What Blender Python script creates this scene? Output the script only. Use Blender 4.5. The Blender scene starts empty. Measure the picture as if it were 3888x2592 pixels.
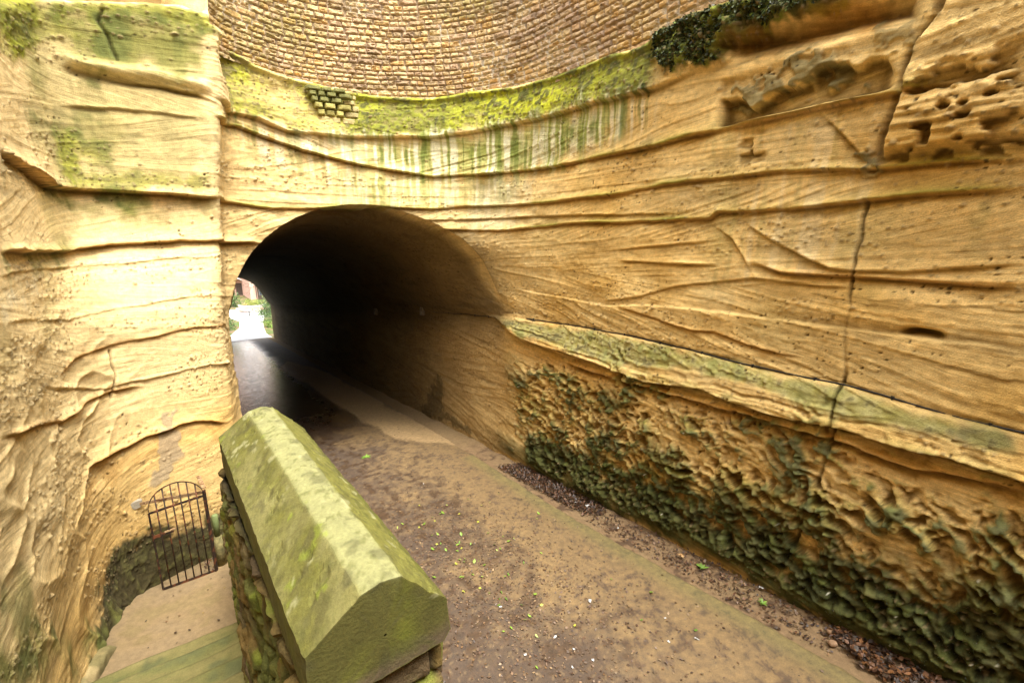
# Sandstone cutting with a road tunnel, stair parapet and iron gate.  Blender 4.5, numpy only.
import bpy, math, random
import numpy as np
rng = np.random.default_rng(11); random.seed(11)
scene = bpy.context.scene
# ---------------------------------------------------------------- rock shell: plan curves and parametrisation
PSI = math.radians(34.2)
EAX = np.array([-math.sin(PSI), math.cos(PSI)])      # along the tunnel
ENX = np.array([math.cos(PSI), math.sin(PSI)])       # across the tunnel, to the right
def world(n, a, z):
    n, a, z = np.broadcast_arrays(*[np.asarray(q, float) for q in (n, a, z)])
    return np.stack([n*ENX[0]+a*EAX[0], n*ENX[1]+a*EAX[1], z], -1)
SLOPE = .1107
def ground_z(a): return -4.59 - SLOPE*np.asarray(a, float)
NR = 6.17                                            # right wall plane
# plan control points (n, a) at three heights: low (-5.4), middle (-2.2), high (+0.4)
CTRL = [
 ((-1.80,-6.0),)*3, ((-1.78,-3.0),)*3, ((-1.76,0.0),)*3, ((-1.74,3.0),)*3, ((-1.73,5.2),)*3,
 ((-1.74,6.8),(-1.71,6.8),(-1.72,7.0)),
 ((-1.66,7.9),(-1.64,7.9),(-1.67,8.3)),
 ((-1.50,8.42),(-1.44,8.55),(-1.56,9.25)),
 ((-1.15,8.76),(-1.06,9.02),(-1.30,9.82)),
 ((-0.60,9.03),(-0.55,9.28),(-0.75,9.98)),
 ((-0.12,9.24),(-0.12,9.46),(-0.12,10.02)),
 ((0.00,9.38),(0.14,9.58),(0.36,10.05)),
 ((0.12,9.50),(0.27,9.72),(0.47,10.14)),
 ((0.22,9.80),(0.34,10.0),(0.52,10.45)),
 ((0.42,10.6),(0.46,10.7),(0.60,10.9)),
 ((1.05,11.2),(1.05,11.2),(1.10,11.2)),
 ((2.00,11.45),(2.00,11.45),(2.05,11.45)),
 ((3.10,11.36),(3.10,11.36),(3.15,11.36)),
 ((4.30,11.12),(4.30,11.12),(4.15,10.95)),
 ((5.28,10.68),(5.28,10.68),(5.05,10.25)),
 ((5.96,9.98),(5.96,9.98),(5.72,9.35)),
 ((6.15,9.00),(6.15,9.00),(6.07,8.35)), ((NR,7.2),)*3, ((NR,5.0),)*3, ((NR,2.5),)*3, ((NR,0.0),)*3, ((NR,-3.0),)*3, ((NR,-6.0),)*3]
def catmull(pts, m=60):
    p = np.array(pts, float); q = np.vstack([2*p[0]-p[1], p, 2*p[-1]-p[-2]])
    out = []
    for i in range(1, len(q)-2):
        p0, p1, p2, p3 = q[i-1:i+3]
        # centripetal knots keep the tight corners from looping
        k = lambda A, B: max(np.linalg.norm(B-A), 1e-6)**.5
        t0 = 0; t1 = t0+k(p0, p1); t2 = t1+k(p1, p2); t3 = t2+k(p2, p3)
        t = np.linspace(t1, t2, m, endpoint=False)[:, None]
        A1 = (t1-t)/(t1-t0)*p0+(t-t0)/(t1-t0)*p1; A2 = (t2-t)/(t2-t1)*p1+(t-t1)/(t2-t1)*p2; A3 = (t3-t)/(t3-t2)*p2+(t-t2)/(t3-t2)*p3
        B1 = (t2-t)/(t2-t0)*A1+(t-t0)/(t2-t0)*A2; B2 = (t3-t)/(t3-t1)*A2+(t-t1)/(t3-t1)*A3
        out.append((t2-t)/(t2-t1)*B1+(t-t1)/(t2-t1)*B2)
    out.append(p[-1:]); return np.vstack(out)
CUR = [catmull([c[k] for c in CTRL]) for k in range(3)]
SARC = np.concatenate([[0], np.cumsum(np.linalg.norm(np.diff(CUR[2], axis=0), axis=1))])
S_END = SARC[-1]
def sm(x, a=0., b=1.):
    t = np.clip((x-a)/(b-a), 0, 1); return t*t*(3-2*t)
def plan(s, z):
    """base shell position (n, a) for arc length s and height z"""
    w0 = 1-sm(z, -5.4, -2.2); w2 = sm(z, -1.6, 0.25); w1 = 1-w0-w2
    f = lambda k, j: np.interp(s, SARC, CUR[k][:, j])
    lean = .115*np.maximum(z-.25, 0)*sm(s, 16.2, 17.6)*(1-sm(s, 18.3, 19.0))   # the pillar leans over the tunnel
    return w0*f(0,0)+w1*f(1,0)+w2*f(2,0)+lean, w0*f(0,1)+w1*f(1,1)+w2*f(2,1)
def plan_normal(s, z, e=.06):
    n0, a0 = plan(s-e, z); n1, a1 = plan(s+e, z)
    dn, da = n1-n0, a1-a0; L = np.sqrt(dn*dn+da*da)+1e-9
    return da/L, -dn/L                               # towards the air (curve runs clockwise seen from above)
# tunnel cross section
TL, TR = .40, NR+.01
TC, TH = (TL+TR)/2, (TR-TL)/2
Z_SPR = -2.12                                         # springing height at a = 11.3
def zrel(a, z): return z + SLOPE*(a-11.3)
def tube_sdf(n, a, z):
    zr = zrel(a, z)-Z_SPR; x = n-TC
    return np.where(zr > 0, vault_r(x, zr)-TH, np.abs(x)-TH)
def vault_r(x, zr):
    """round on the left, flatter haunch on the right"""
    p = np.where(x > 0, 1.9, 2.); return (np.abs(x)**p+np.maximum(zr, 0)**p)**(1/p)+1e-6
# ---------------------------------------------------------------- features traced on the rock, in (arc length, height)
LINES = {
 'L1': [(17.65, 2.08), (19.01, 2.16), (19.55, 2.05), (20.29, 1.87), (21.11, 1.73), (21.91, 1.58), (23.11, 1.42), (24.79, 1.41), (26.94, 1.4), (28.74, 1.42), (29.92, 1.46), (30.94, 1.47), (31.98, 1.44), (32.38, 1.43)],
 'L0': [(17.65, 2.38), (19.44, 2.37), (20.02, 2.2), (21.15, 2.24), (21.69, 2.24), (24.02, 2.29), (24.99, 2.36), (26.9, 2.34), (28.03, 2.26), (28.52, 2.26), (29.51, 2.27)],
 'B': [(17.58, 3.46), (19.09, 3.51), (19.55, 3.38), (20.13, 3.3), (20.51, 3.28), (21.76, 3.15), (22.97, 3.1), (24.04, 3.16), (25.19, 3.12), (26.03, 3.08), (26.87, 3.05), (27.81, 3.0), (28.41, 2.92), (28.82, 3.0), (29.45, 2.99), (30.2, 2.89)],
 'L2': [(17.83, 0.72), (18.77, 0.68), (19.55, 0.63), (20.17, 0.63), (21.46, 0.74), (23.08, 0.67), (23.99, 0.72), (26.08, 0.71), (27.78, 0.74), (28.97, 0.81), (29.99, 0.82), (30.83, 0.82), (31.53, 0.76), (31.88, 0.72), (32.22, 0.72), (32.57, 0.72), (32.94, 0.68)],
 'L3': [(22.30, 0.42), (23.03, 0.41), (23.98, 0.42), (25.63, 0.45), (28.5, 0.4), (29.4, 0.37)],
 'L4': [(22.95, 0.2), (24.78, 0.17), (26.99, 0.28), (29.02, 0.28), (29.9, 0.28), (30.03, 0.36), (31.07, 0.36), (31.8, 0.41), (32.26, 0.44), (32.61, 0.44), (32.98, 0.44)],
 'C1': [(28.13, -0.2), (29.36, -0.1), (30.07, -0.04)],
 'C2': [(29.93, 0.19), (30.28, -0.01), (30.49, -0.27), (30.66, -0.5)],
 'C3': [(30.47, 0.18), (30.84, -0.03), (31.29, -0.24), (31.55, -0.34), (31.77, -0.36), (32.26, -0.34), (33.09, -0.22)],
 'C4': [(30.64, -0.32), (31.0, -0.42), (31.77, -0.42), (32.28, -0.43), (32.7, -0.44), (33.12, -0.43)],
 'C5': [(28.22, -0.38), (29.04, -0.39), (30.13, -0.38)],
 'C6': [(27.87, -1.12), (28.71, -0.98), (29.41, -0.74), (30.66, -0.52), (31.44, -0.56), (31.81, -0.56)],
 'C7': [(25.61, -1.16), (27.87, -1.2), (29.09, -1.07), (30.34, -1.02), (31.07, -1.02), (31.82, -1.02), (32.37, -1.01), (32.59, -1.02), (32.91, -0.98), (33.22, -1.02)],
 'C8': [(28.32, -1.19), (29.8, -1.38), (30.18, -1.34), (30.64, -1.42), (31.13, -1.46), (31.35, -1.45)],
 'CAB': [(20.17, -2.35), (22.67, -2.12), (24.77, -1.93), (26.6, -1.76), (27.9, -1.69), (29.14, -1.68), (30.41, -1.7), (31.16, -1.72), (31.87, -1.68), (32.48, -1.74), (32.91, -1.76), (33.35, -1.76)],
 'L6': [(24.77, -1.99), (25.84, -2.26), (26.89, -2.3), (27.94, -2.3), (29.02, -2.38), (30.18, -2.22), (30.75, -2.26), (31.45, -2.24), (31.85, -2.2), (32.37, -2.18), (32.83, -2.16), (33.41, -2.16)],
 'L7': [(26.89, -2.53), (29.03, -2.48), (29.98, -2.46), (30.81, -2.38), (31.87, -2.36), (32.57, -2.39), (33.43, -2.28)],
 'D1': [(29.7, -0.41), (29.77, -0.42), (29.88, -0.42)],
 'U1': [(28.94, 1.97), (29.81, 2.0), (30.51, 2.01), (31.1, 2.02), (31.6, 2.01), (31.93, 2.03)],
 'U2': [(31.2, 1.42), (31.47, 1.14), (31.66, 0.92), (31.81, 0.8)],
 'U3': [(32.07, 1.54), (32.36, 1.54), (32.78, 1.56)],
 'P2': [(15.95, 2.46), (16.43, 2.42), (16.88, 2.45), (17.58, 2.42)],
 'P1': [(15.87, 2.68), (16.13, 2.56), (16.45, 2.58), (16.9, 2.63), (17.54, 2.76)],
 'P4': [(15.84, 1.9), (16.54, 1.98), (17.45, 2.02)],
 'P3': [(16.43, 2.38), (17.04, 2.41), (17.38, 2.39), (17.63, 2.3)],
 'P5': [(13.97, 0.97), (14.82, 0.86), (15.3, 0.72), (16.02, 0.72), (16.75, 0.72), (17.68, 0.72)],
 'P6': [(13.29, -0.13), (14.39, -0.18), (15.41, -0.16), (16.06, -0.1), (17.09, -0.04), (17.79, -0.02), (18.72, -0.1), (19.27, -0.08)],
 'P7': [(13.15, -0.38), (14.38, -0.4), (16.17, -0.4), (16.82, -0.34), (17.64, -0.32)],
 'P8': [(12.88, -0.84), (15.05, -1.09), (16.19, -1.04), (17.67, -0.96)],
 'P9': [(14.48, -1.72), (14.96, -1.6), (15.7, -1.56), (16.28, -1.54), (17.12, -1.5), (18.12, -1.57)],
 'P10': [(13.91, -1.76), (15.52, -2.16), (16.17, -2.2), (17.38, -2.2), (18.06, -2.31)],
 'P11': [(12.18, -1.82), (14.15, -2.27), (15.02, -2.25), (15.56, -2.22), (16.06, -2.3)],
 'P12': [(14.72, -3.1), (15.65, -3.14), (16.06, -3.1), (16.53, -3.07), (17.62, -3.3)],
 'TOP': [(14.98, 2.78), (15.81, 3.21), (16.82, 3.55), (17.23, 3.64), (17.58, 3.56)],
}
CRACKS = {
 'V1': [(31.79, 0.4), (31.8, -0.07), (31.77, -0.46), (31.81, -0.76), (31.81, -1.06), (31.87, -1.57), (31.85, -1.96), (31.86, -2.18), (31.85, -2.64), (31.77, -3.03), (31.68, -3.51), (31.63, -3.92), (31.53, -4.46)],
 'V2': [(32.21, 2.06), (32.05, 1.82), (31.99, 1.56), (31.96, 1.3), (31.9, 0.98), (31.89, 0.76)],
 'V3': [(16.49, 3.35), (16.45, 3.17), (16.52, 2.9), (16.56, 2.68)],
 'V4': [(15.73, -1.66), (15.71, -1.95), (15.69, -2.17), (15.63, -2.34)],
 'V5': [(17.65, 3.14), (17.69, 2.54), (17.76, 1.62), (17.99, 0.75), (18.06, -0.12)],
}
REGIONS = [
 ('moss', 1.0, [(21.75, 2.92), (22.87, 2.99), (25.23, 3.02), (27.78, 2.96), (28.71, 2.75), (28.82, 2.36), (28.03, 2.26), (26.9, 2.34), (24.99, 2.38), (24.02, 2.32), (21.69, 2.28)]),
 ('moss', 0.75, [(17.69, 3.2), (19.62, 3.27), (20.46, 3.23), (20.5, 2.64), (21.68, 2.65), (21.65, 2.26), (20.74, 2.4), (20.05, 2.48), (19.57, 2.82), (17.69, 2.89)]),
 ('lime', 1.0, [(20.91, 2.16), (24.02, 2.25), (24.99, 2.32), (26.83, 2.31), (28.04, 2.2), (28.06, 1.76), (26.87, 1.5), (24.75, 1.38), (23.11, 1.4), (21.91, 1.58), (21.06, 1.77)]),
 ('drip', 1.0, [(24.04, 2.3), (24.99, 2.34), (26.9, 2.34), (28.76, 2.22), (28.8, 1.76), (26.93, 1.57), (24.3, 1.68)]),
 ('lime', 0.8, [(23.45, 2.19), (26.72, 2.22), (27.84, 2.14), (27.65, 1.83), (25.47, 1.5), (23.43, 1.48)]),
 ('white', 0.5, [(20.01, 2.09), (21.06, 1.83), (21.91, 1.73), (21.74, 2.1), (20.91, 2.16)]),
 ('lime', 0.5, [(20.86, 1.59), (25.47, 1.28), (25.48, 0.7), (20.79, 0.74)]),
 ('white', 0.4, [(24.08, 1.32), (25.72, 1.3), (25.67, 0.24), (24.05, 0.16)]),
 ('moss', 0.9, [(16.04, 3.32), (17.25, 3.66), (17.62, 3.54), (17.55, 3.35), (16.76, 3.39), (16.0, 3.09)]),
 ('stain', 0.8, [(15.93, 3.22), (16.49, 3.35), (16.39, 2.56), (15.97, 2.57)]),
 ('stain', 0.4, [(16.47, 3.29), (17.55, 3.38), (17.54, 2.84), (16.58, 2.74)]),
 ('moss', 0.9, [(15.77, 1.53), (15.95, 1.56), (15.92, 1.07), (15.73, 0.73), (15.61, 0.9)]),
 ('moss', 0.65, [(15.93, 1.44), (16.29, 1.46), (16.3, 1.2), (15.93, 1.13)]),
 ('moss', 0.7, [(15.76, 0.89), (16.43, 0.99), (16.75, 1.05), (17.06, 1.04), (17.47, 1.04), (17.43, 0.84), (16.51, 0.78), (15.8, 0.76)]),
 ('stain', 1.0, [(15.5, 0.56), (16.88, 0.68), (16.84, 0.26), (16.24, 0.04), (15.93, 0.17)]),
 ('stain', 0.45, [(15.82, 1.78), (16.63, 1.9), (16.29, 1.11), (15.77, 1.53)]),
 ('moss', 0.8, [(15.04, 2.9), (15.36, 2.83), (15.37, 2.37), (15.24, 2.22), (14.86, 2.55)]),
 ('stain', 0.6, [(15.22, 2.68), (15.37, 2.1), (15.11, 1.66), (15.63, 1.84), (15.91, 2.5), (15.45, 2.61)]),
 ('dmoss', 1.0, [(28.7, 3.12), (29.43, 3.08), (30.19, 3.0), (31.45, 2.66), (31.3, 2.50), (30.7, 2.46), (30.12, 2.40), (29.82, 2.28), (29.19, 2.38), (28.7, 2.62)]),
 ('moss', 0.6, [(15.0, 3.7), (16.1, 3.4), (16.2, 2.9), (15.6, 2.6), (15.1, 2.2), (14.6, 2.4)]),
 ('stain', 0.8, [(16.2, 3.4), (17.6, 3.5), (17.6, 2.6), (16.4, 2.5)]),
 ('stain', 0.4, [(15.3, 3.3), (17.6, 3.5), (17.6, 0.5), (15.3, 0.6)]),
 ('drip', 0.7, [(18.6, 2.3), (21.5, 2.2), (21.5, 0.9), (19.5, 1.6)]),
 ('moss', 0.8, [(15.0, 3.6), (15.9, 3.4), (15.7, 2.7), (15.3, 2.2), (15.0, 2.5)]),
 ('orange', 0.9, [(29.88, 2.46), (30.23, 2.54), (30.91, 2.45), (31.46, 2.44), (31.92, 2.28), (31.95, 2.12), (31.18, 2.16), (30.14, 2.28)]),
 ('dark', 0.5, [(30.06, 2.52), (30.92, 2.42), (30.99, 2.18), (30.14, 2.31)]),
 ('dark', 0.7, [(31.63, 2.38), (31.92, 2.28), (31.87, 2.14), (31.73, 2.15)]),
 ('dmoss2', 0.8, [(29.88, 1.94), (30.05, 2.1), (30.95, 2.1), (31.12, 1.96), (31.61, 1.68), (31.63, 1.56), (31.0, 1.76), (30.21, 1.68), (29.97, 1.72)]),
 ('dmoss2', 0.5, [(31.62, 2.15), (31.92, 2.09), (32.1, 1.8), (31.94, 1.77), (31.73, 1.91)]),
 ('drip', 0.35, [(29.86, 1.44), (31.7, 1.34), (31.93, -0.26), (30.08, -0.64)]),
 ('gband', 1.0, [(24.87, -1.95), (26.6, -1.79), (27.91, -1.73), (29.15, -1.72), (30.42, -1.72), (31.16, -1.76), (31.88, -1.71), (32.48, -1.76), (33.35, -1.78), (33.37, -1.96), (32.81, -2.0), (32.02, -2.06), (31.44, -2.02), (30.62, -1.95), (29.86, -2.0), (28.94, -2.19), (27.94, -2.28), (26.88, -2.25), (25.84, -2.23)]),
 ('gband', 0.45, [(27.94, -2.28), (29.12, -2.14), (30.64, -2.14), (31.76, -2.16), (33.39, -2.08), (33.41, -2.18), (32.38, -2.2), (30.75, -2.3), (29.02, -2.4)]),
 ('orange', 0.6, [(25.33, -2.45), (27.95, -2.46), (30.81, -2.38), (31.87, -2.38), (33.43, -2.28), (33.46, -2.5), (31.83, -2.7), (30.0, -2.67), (27.97, -2.72), (25.85, -2.77)]),
 ('dmossL', 1.0, [(25.69, -3.55), (26.35, -3.05), (28.15, -2.68), (29.01, -3.08), (29.24, -3.56), (30.36, -3.33), (31.16, -3.32), (32.05, -3.31), (32.77, -3.3), (35.2, -3.1), (35.5, -4.6), (33.37, -4.75), (31.56, -4.85), (29.36, -5.11), (26.26, -5.3), (25.89, -4.57)]),
 ('dmossS', 0.8, [(28.13, -2.5), (29.15, -2.56), (30.36, -2.62), (31.29, -2.56), (32.07, -2.72), (32.85, -2.62), (34.8, -2.62), (35.0, -3.18), (32.76, -3.24), (31.66, -3.33), (30.36, -3.33), (29.01, -3.08)]),
 ('base', 1.0, [(19.86, -6.07), (24.81, -5.58), (27.0, -5.31), (29.36, -5.06), (31.57, -4.82), (33.34, -4.62), (33.76, -4.22), (33.74, -4.1), (33.11, -4.28), (31.8, -4.41), (29.86, -4.5), (26.25, -4.86), (21.56, -5.44)]),
 ('dark', 0.6, [(19.66, -6.22), (21.01, -4.43), (21.31, -4.49), (21.54, -5.59), (23.19, -5.64), (20.21, -6.19)]),
 ('dark', 1.0, [(14.0, -6.2), (12.2, -6.0), (12.3, -5.25), (13.2, -5.12), (13.8, -5.0), (14.4, -4.75), (15.31, -4.5), (15.8, -4.55), (16.32, -4.85), (17.3, -4.9), (17.5, -6.2)]),
 ('orange', 0.5, [(15.02, -3.13), (15.69, -3.19), (16.08, -3.14), (16.54, -3.12), (17.61, -3.32), (17.59, -3.64), (16.34, -3.54), (15.71, -3.55), (14.49, -3.48)]),
 ('grey', 0.7, [(16.0, -3.91), (16.24, -2.83), (16.43, -2.86), (16.4, -3.11), (16.6, -3.32), (16.48, -3.59), (16.27, -3.66), (16.3, -4.05)]),
 ('dark', 0.55, [(13.97, 0.96), (15.26, 0.72), (16.02, 0.66), (15.31, 0.6), (13.83, 0.72)]),
 ('stain', 0.7, [(13.28, -0.16), (14.37, -0.22), (15.81, -0.1), (15.34, -0.18), (14.04, -0.3), (13.23, -0.24)]),
 ('white', 0.6, [(13.1, -0.46), (14.21, -0.55), (13.78, -0.82), (12.88, -0.84)]),
 ('stain', 0.6, [(11.34, -2.88), (11.99, -3.14), (11.78, -3.74), (12.0, -4.33), (10.86, -3.54)]),
 ('stain', 0.7, [(10.99, -3.36), (13.45, -4.89), (14.17, -5.26), (13.79, -5.42), (11.68, -4.23), (10.86, -3.54)]),
 ('dark', 0.5, [(27.88, 1.52), (28.82, 1.44), (28.75, 1.28), (28.3, 1.24)]),
 ('stain', 0.5, [(32.39, 0.1), (32.56, 0.1), (32.57, -0.14), (32.42, -0.1)]),
 ('dmoss2', 0.8, [(31.46, 0.98), (31.77, 0.85), (31.87, 0.72), (31.7, 0.77)]),
 ('honey', 1.0, [(31.94, 1.24), (32.04, 1.55), (32.78, 1.56), (32.92, 0.73), (31.93, 0.83)]),
 ('honey', 0.6, [(30.26, 1.26), (30.49, 1.28), (30.58, 0.96), (30.29, 0.94)]),
]
# ---------------------------------------------------------------- numpy noise
_T = np.random.default_rng(3).random(65536).astype(np.float32)
def _h(ix, iy, iz):
    k = (ix.astype(np.int64)*73856093) ^ (iy.astype(np.int64)*19349663) ^ (iz.astype(np.int64)*83492791)
    k = (k ^ (k >> 13))*1274126177
    return _T[(k ^ (k >> 16)) & 65535]
def vnoise(x, y, z):
    x, y, z = [np.asarray(q, np.float32) for q in np.broadcast_arrays(x, y, z)]
    fx, fy, fz = np.floor(x), np.floor(y), np.floor(z)
    ix, iy, iz = fx.astype(np.int32), fy.astype(np.int32), fz.astype(np.int32)
    u, v, w = x-fx, y-fy, z-fz
    u = u*u*u*(u*(u*6-15)+10); v = v*v*v*(v*(v*6-15)+10); w = w*w*w*(w*(w*6-15)+10)
    def pl(k):
        a = _h(ix, iy, iz+k)*(1-u)+_h(ix+1, iy, iz+k)*u
        b = _h(ix, iy+1, iz+k)*(1-u)+_h(ix+1, iy+1, iz+k)*u
        return a*(1-v)+b*v
    return (pl(0)*(1-w)+pl(1)*w)*2-1
def fbm(x, y, z, o=3, g=.5):
    t = 0.; a = 1.; n = 0.
    for i in range(o):
        t = t+a*vnoise(x*2.03**i+i*17.3, y*2.03**i+i*9.1, z*2.03**i-i*5.7); n += a; a *= g
    return t/n
def pebbles(x, y, cell, prob, r0, r1, seed=0):
    """height field of half buried stones"""
    gx, gy = x/cell, y/cell
    ix, iy = np.floor(gx).astype(np.int32), np.floor(gy).astype(np.int32)
    out = np.zeros(len(x), np.float32)
    for dx in (-1, 0, 1):
        for dy in (-1, 0, 1):
            jx, jy = ix+dx, iy+dy; q = np.full_like(jx, seed)
            ex = _h(jx, jy, q) < prob
            cx = jx+.2+.6*_h(jx, jy, q+1); cy = jy+.2+.6*_h(jx, jy, q+2)
            r = (r0+(r1-r0)*_h(jx, jy, q+3)**2)/cell
            d2 = ((gx-cx)**2+((gy-cy)*1.25)**2)/(r*r)
            out = np.maximum(out, np.where(ex & (d2 < 1), np.sqrt(np.maximum(1-d2, 0))*r*cell, 0))
    return out
def worley(x, y, seed=0):
    """nearest and second nearest cell distance"""
    ix, iy = np.floor(x).astype(np.int32), np.floor(y).astype(np.int32)
    f1 = np.full(len(x), 9., np.float32); f2 = f1.copy()
    for dx in (-1, 0, 1):
        for dy in (-1, 0, 1):
            jx, jy = ix+dx, iy+dy; q = np.full_like(jx, seed)
            d = np.hypot(x-jx-_h(jx, jy, q+1), y-jy-_h(jx, jy, q+2)); f2 = np.minimum(f2, np.maximum(f1, d)); f1 = np.minimum(f1, d)
    return f1, f2
def segdist(x, y, pts):
    d = np.full(len(x), 1e9)
    for (ax, ay), (bx, by) in zip(pts[:-1], pts[1:]):
        vx, vy = bx-ax, by-ay; L = vx*vx+vy*vy+1e-9
        t = np.clip(((x-ax)*vx+(y-ay)*vy)/L, 0, 1)
        d = np.minimum(d, np.hypot(x-ax-t*vx, y-ay-t*vy))
    return d
def polysd(x, y, pts):
    """signed distance to a polygon, positive inside"""
    d = segdist(x, y, list(pts)+[pts[0]])
    ins = np.zeros(len(x), bool); n = len(pts)
    for i in range(n):
        (ax, ay), (bx, by) = pts[i], pts[(i+1) % n]
        c = (ay > y) != (by > y)
        ins ^= c & (x < (bx-ax)*(y-ay)/((by-ay) if by != ay else 1e-9)+ax)
    return np.where(ins, d, -d)
def lmask(x, y, pts, soft, pad=1.):
    out = np.zeros(len(x)); P = np.array(pts)
    b = (x > P[:,0].min()-pad) & (x < P[:,0].max()+pad) & (y > P[:,1].min()-pad) & (y < P[:,1].max()+pad)
    out[:] = -9.
    if b.any(): out[b] = polysd(x[b], y[b], pts)
    return out/soft
# ---------------------------------------------------------------- object helpers
C = scene.collection
def add(name, me, mat=None, parent=None, loc=None):
    o = bpy.data.objects.new(name, me); C.objects.link(o)
    if mat is not None:
        for m in (mat if isinstance(mat, (list, tuple)) else [mat]): me.materials.append(m)
    if parent is not None: o.parent = parent
    if loc is not None: o.location = loc
    return o
def tag(o, label=None, cat=None, group=None, kind=None):
    for k, v in (('label', label), ('category', cat), ('group', group), ('kind', kind)):
        if v: o[k] = v
    return o
def thing(name, loc, label, cat, group=None, rz=0.):
    o = bpy.data.objects.new(name, None); C.objects.link(o); o.location = loc; o.rotation_euler = (0, 0, rz)
    o.empty_display_size = .2
    return tag(o, label, cat, group)
def mesh_np(name, V, F, attrs=None, smooth=True):
    """V (n,3); F (m,k) quads or triangles"""
    me = bpy.data.meshes.new(name); V = np.ascontiguousarray(V, np.float32); F = np.ascontiguousarray(F, np.int32)
    k = F.shape[1]
    me.vertices.add(len(V)); me.vertices.foreach_set('co', V.ravel())
    me.loops.add(F.size); me.loops.foreach_set('vertex_index', F.ravel())
    me.polygons.add(len(F)); me.polygons.foreach_set('loop_start', np.arange(0, F.size, k, dtype=np.int32))
    me.polygons.foreach_set('use_smooth', np.full(len(F), smooth))
    me.update(calc_edges=True)
    for nm, A in (attrs or {}).items():
        A = np.asarray(A, np.float32)
        if A.ndim == 2:
            at = me.attributes.new(nm, 'FLOAT_COLOR', 'POINT')
            at.data.foreach_set('color', np.hstack([A, np.ones((len(A), 1), np.float32)]).ravel())
        else:
            me.attributes.new(nm, 'FLOAT', 'POINT').data.foreach_set('value', A)
    return me
def compact(V, F, attrs):
    used = np.zeros(len(V), bool); used[F.ravel()] = True
    idx = np.cumsum(used)-1
    return V[used], idx[F], {k: a[used] for k, a in attrs.items()}
def gridfaces(nu, nv):
    i = np.arange(nu*nv).reshape(nu, nv)
    return np.stack([i[:-1,:-1].ravel(), i[1:,:-1].ravel(), i[1:,1:].ravel(), i[:-1,1:].ravel()], 1)
class MB:
    """collects plain shapes into one mesh"""
    def __init__(s): s.v = []; s.f = []
    def _add(s, v, f):
        b = len(s.v); s.v += [tuple(float(c) for c in p) for p in v]; s.f += [tuple(b+i for i in q) for q in f]; return s
    def box(s, c, h, rz=0., axes=None):
        if axes is None:
            axes = ((math.cos(rz), math.sin(rz), 0), (-math.sin(rz), math.cos(rz), 0), (0, 0, 1))
        A = np.array(axes, float); c = np.array(c, float)
        v = [c+A[0]*h[0]*x+A[1]*h[1]*y+A[2]*h[2]*z for z in (-1, 1) for y in (-1, 1) for x in (-1, 1)]
        return s._add(v, [(0,2,3,1),(4,5,7,6),(0,1,5,4),(2,6,7,3),(0,4,6,2),(1,3,7,5)])
    def bar(s, p, q, w, d, up=(0, 0, 1)):
        p, q = np.array(p, float), np.array(q, float); a = (q-p); L = np.linalg.norm(a); a /= L
        u = np.array(up, float); x = np.cross(u, a)
        if np.linalg.norm(x) < 1e-4: x = np.cross((1, 0, 0), a)
        x /= np.linalg.norm(x); y = np.cross(a, x)
        return s.box((p+q)/2, (w/2, d/2, L/2), axes=(x, y, a))
    def tube(s, pts, r, n=8, cap=True):
        P = np.array(pts, float); m = len(P); R = np.broadcast_to(np.asarray(r, float), (m,))
        T = np.gradient(P, axis=0); T /= np.linalg.norm(T, axis=1)[:, None]+1e-9
        ref = np.array((0, 0, 1.)) if abs(T[0][2]) < .9 else np.array((1., 0, 0)); v = []
        for i in range(m):
            x = np.cross(ref, T[i]); x /= np.linalg.norm(x); y = np.cross(T[i], x); ref = y if abs(y@T[min(i+1, m-1)]) < .95 else ref
            for k in range(n):
                t = 2*math.pi*k/n; v.append(P[i]+R[i]*(x*math.cos(t)+y*math.sin(t)))
        f = [(i*n+k, i*n+(k+1) % n, (i+1)*n+(k+1) % n, (i+1)*n+k) for i in range(m-1) for k in range(n)]
        if cap: f += [tuple(range(n-1, -1, -1)), tuple((m-1)*n+k for k in range(n))]
        return s._add(v, f)
    def build(s, name, mat, parent=None, smooth=False, loc=None):
        me = bpy.data.meshes.new(name); me.from_pydata(s.v, [], s.f); me.update()
        if smooth: me.polygons.foreach_set('use_smooth', [True]*len(me.polygons))
        return add(name, me, mat, parent, loc)
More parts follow.
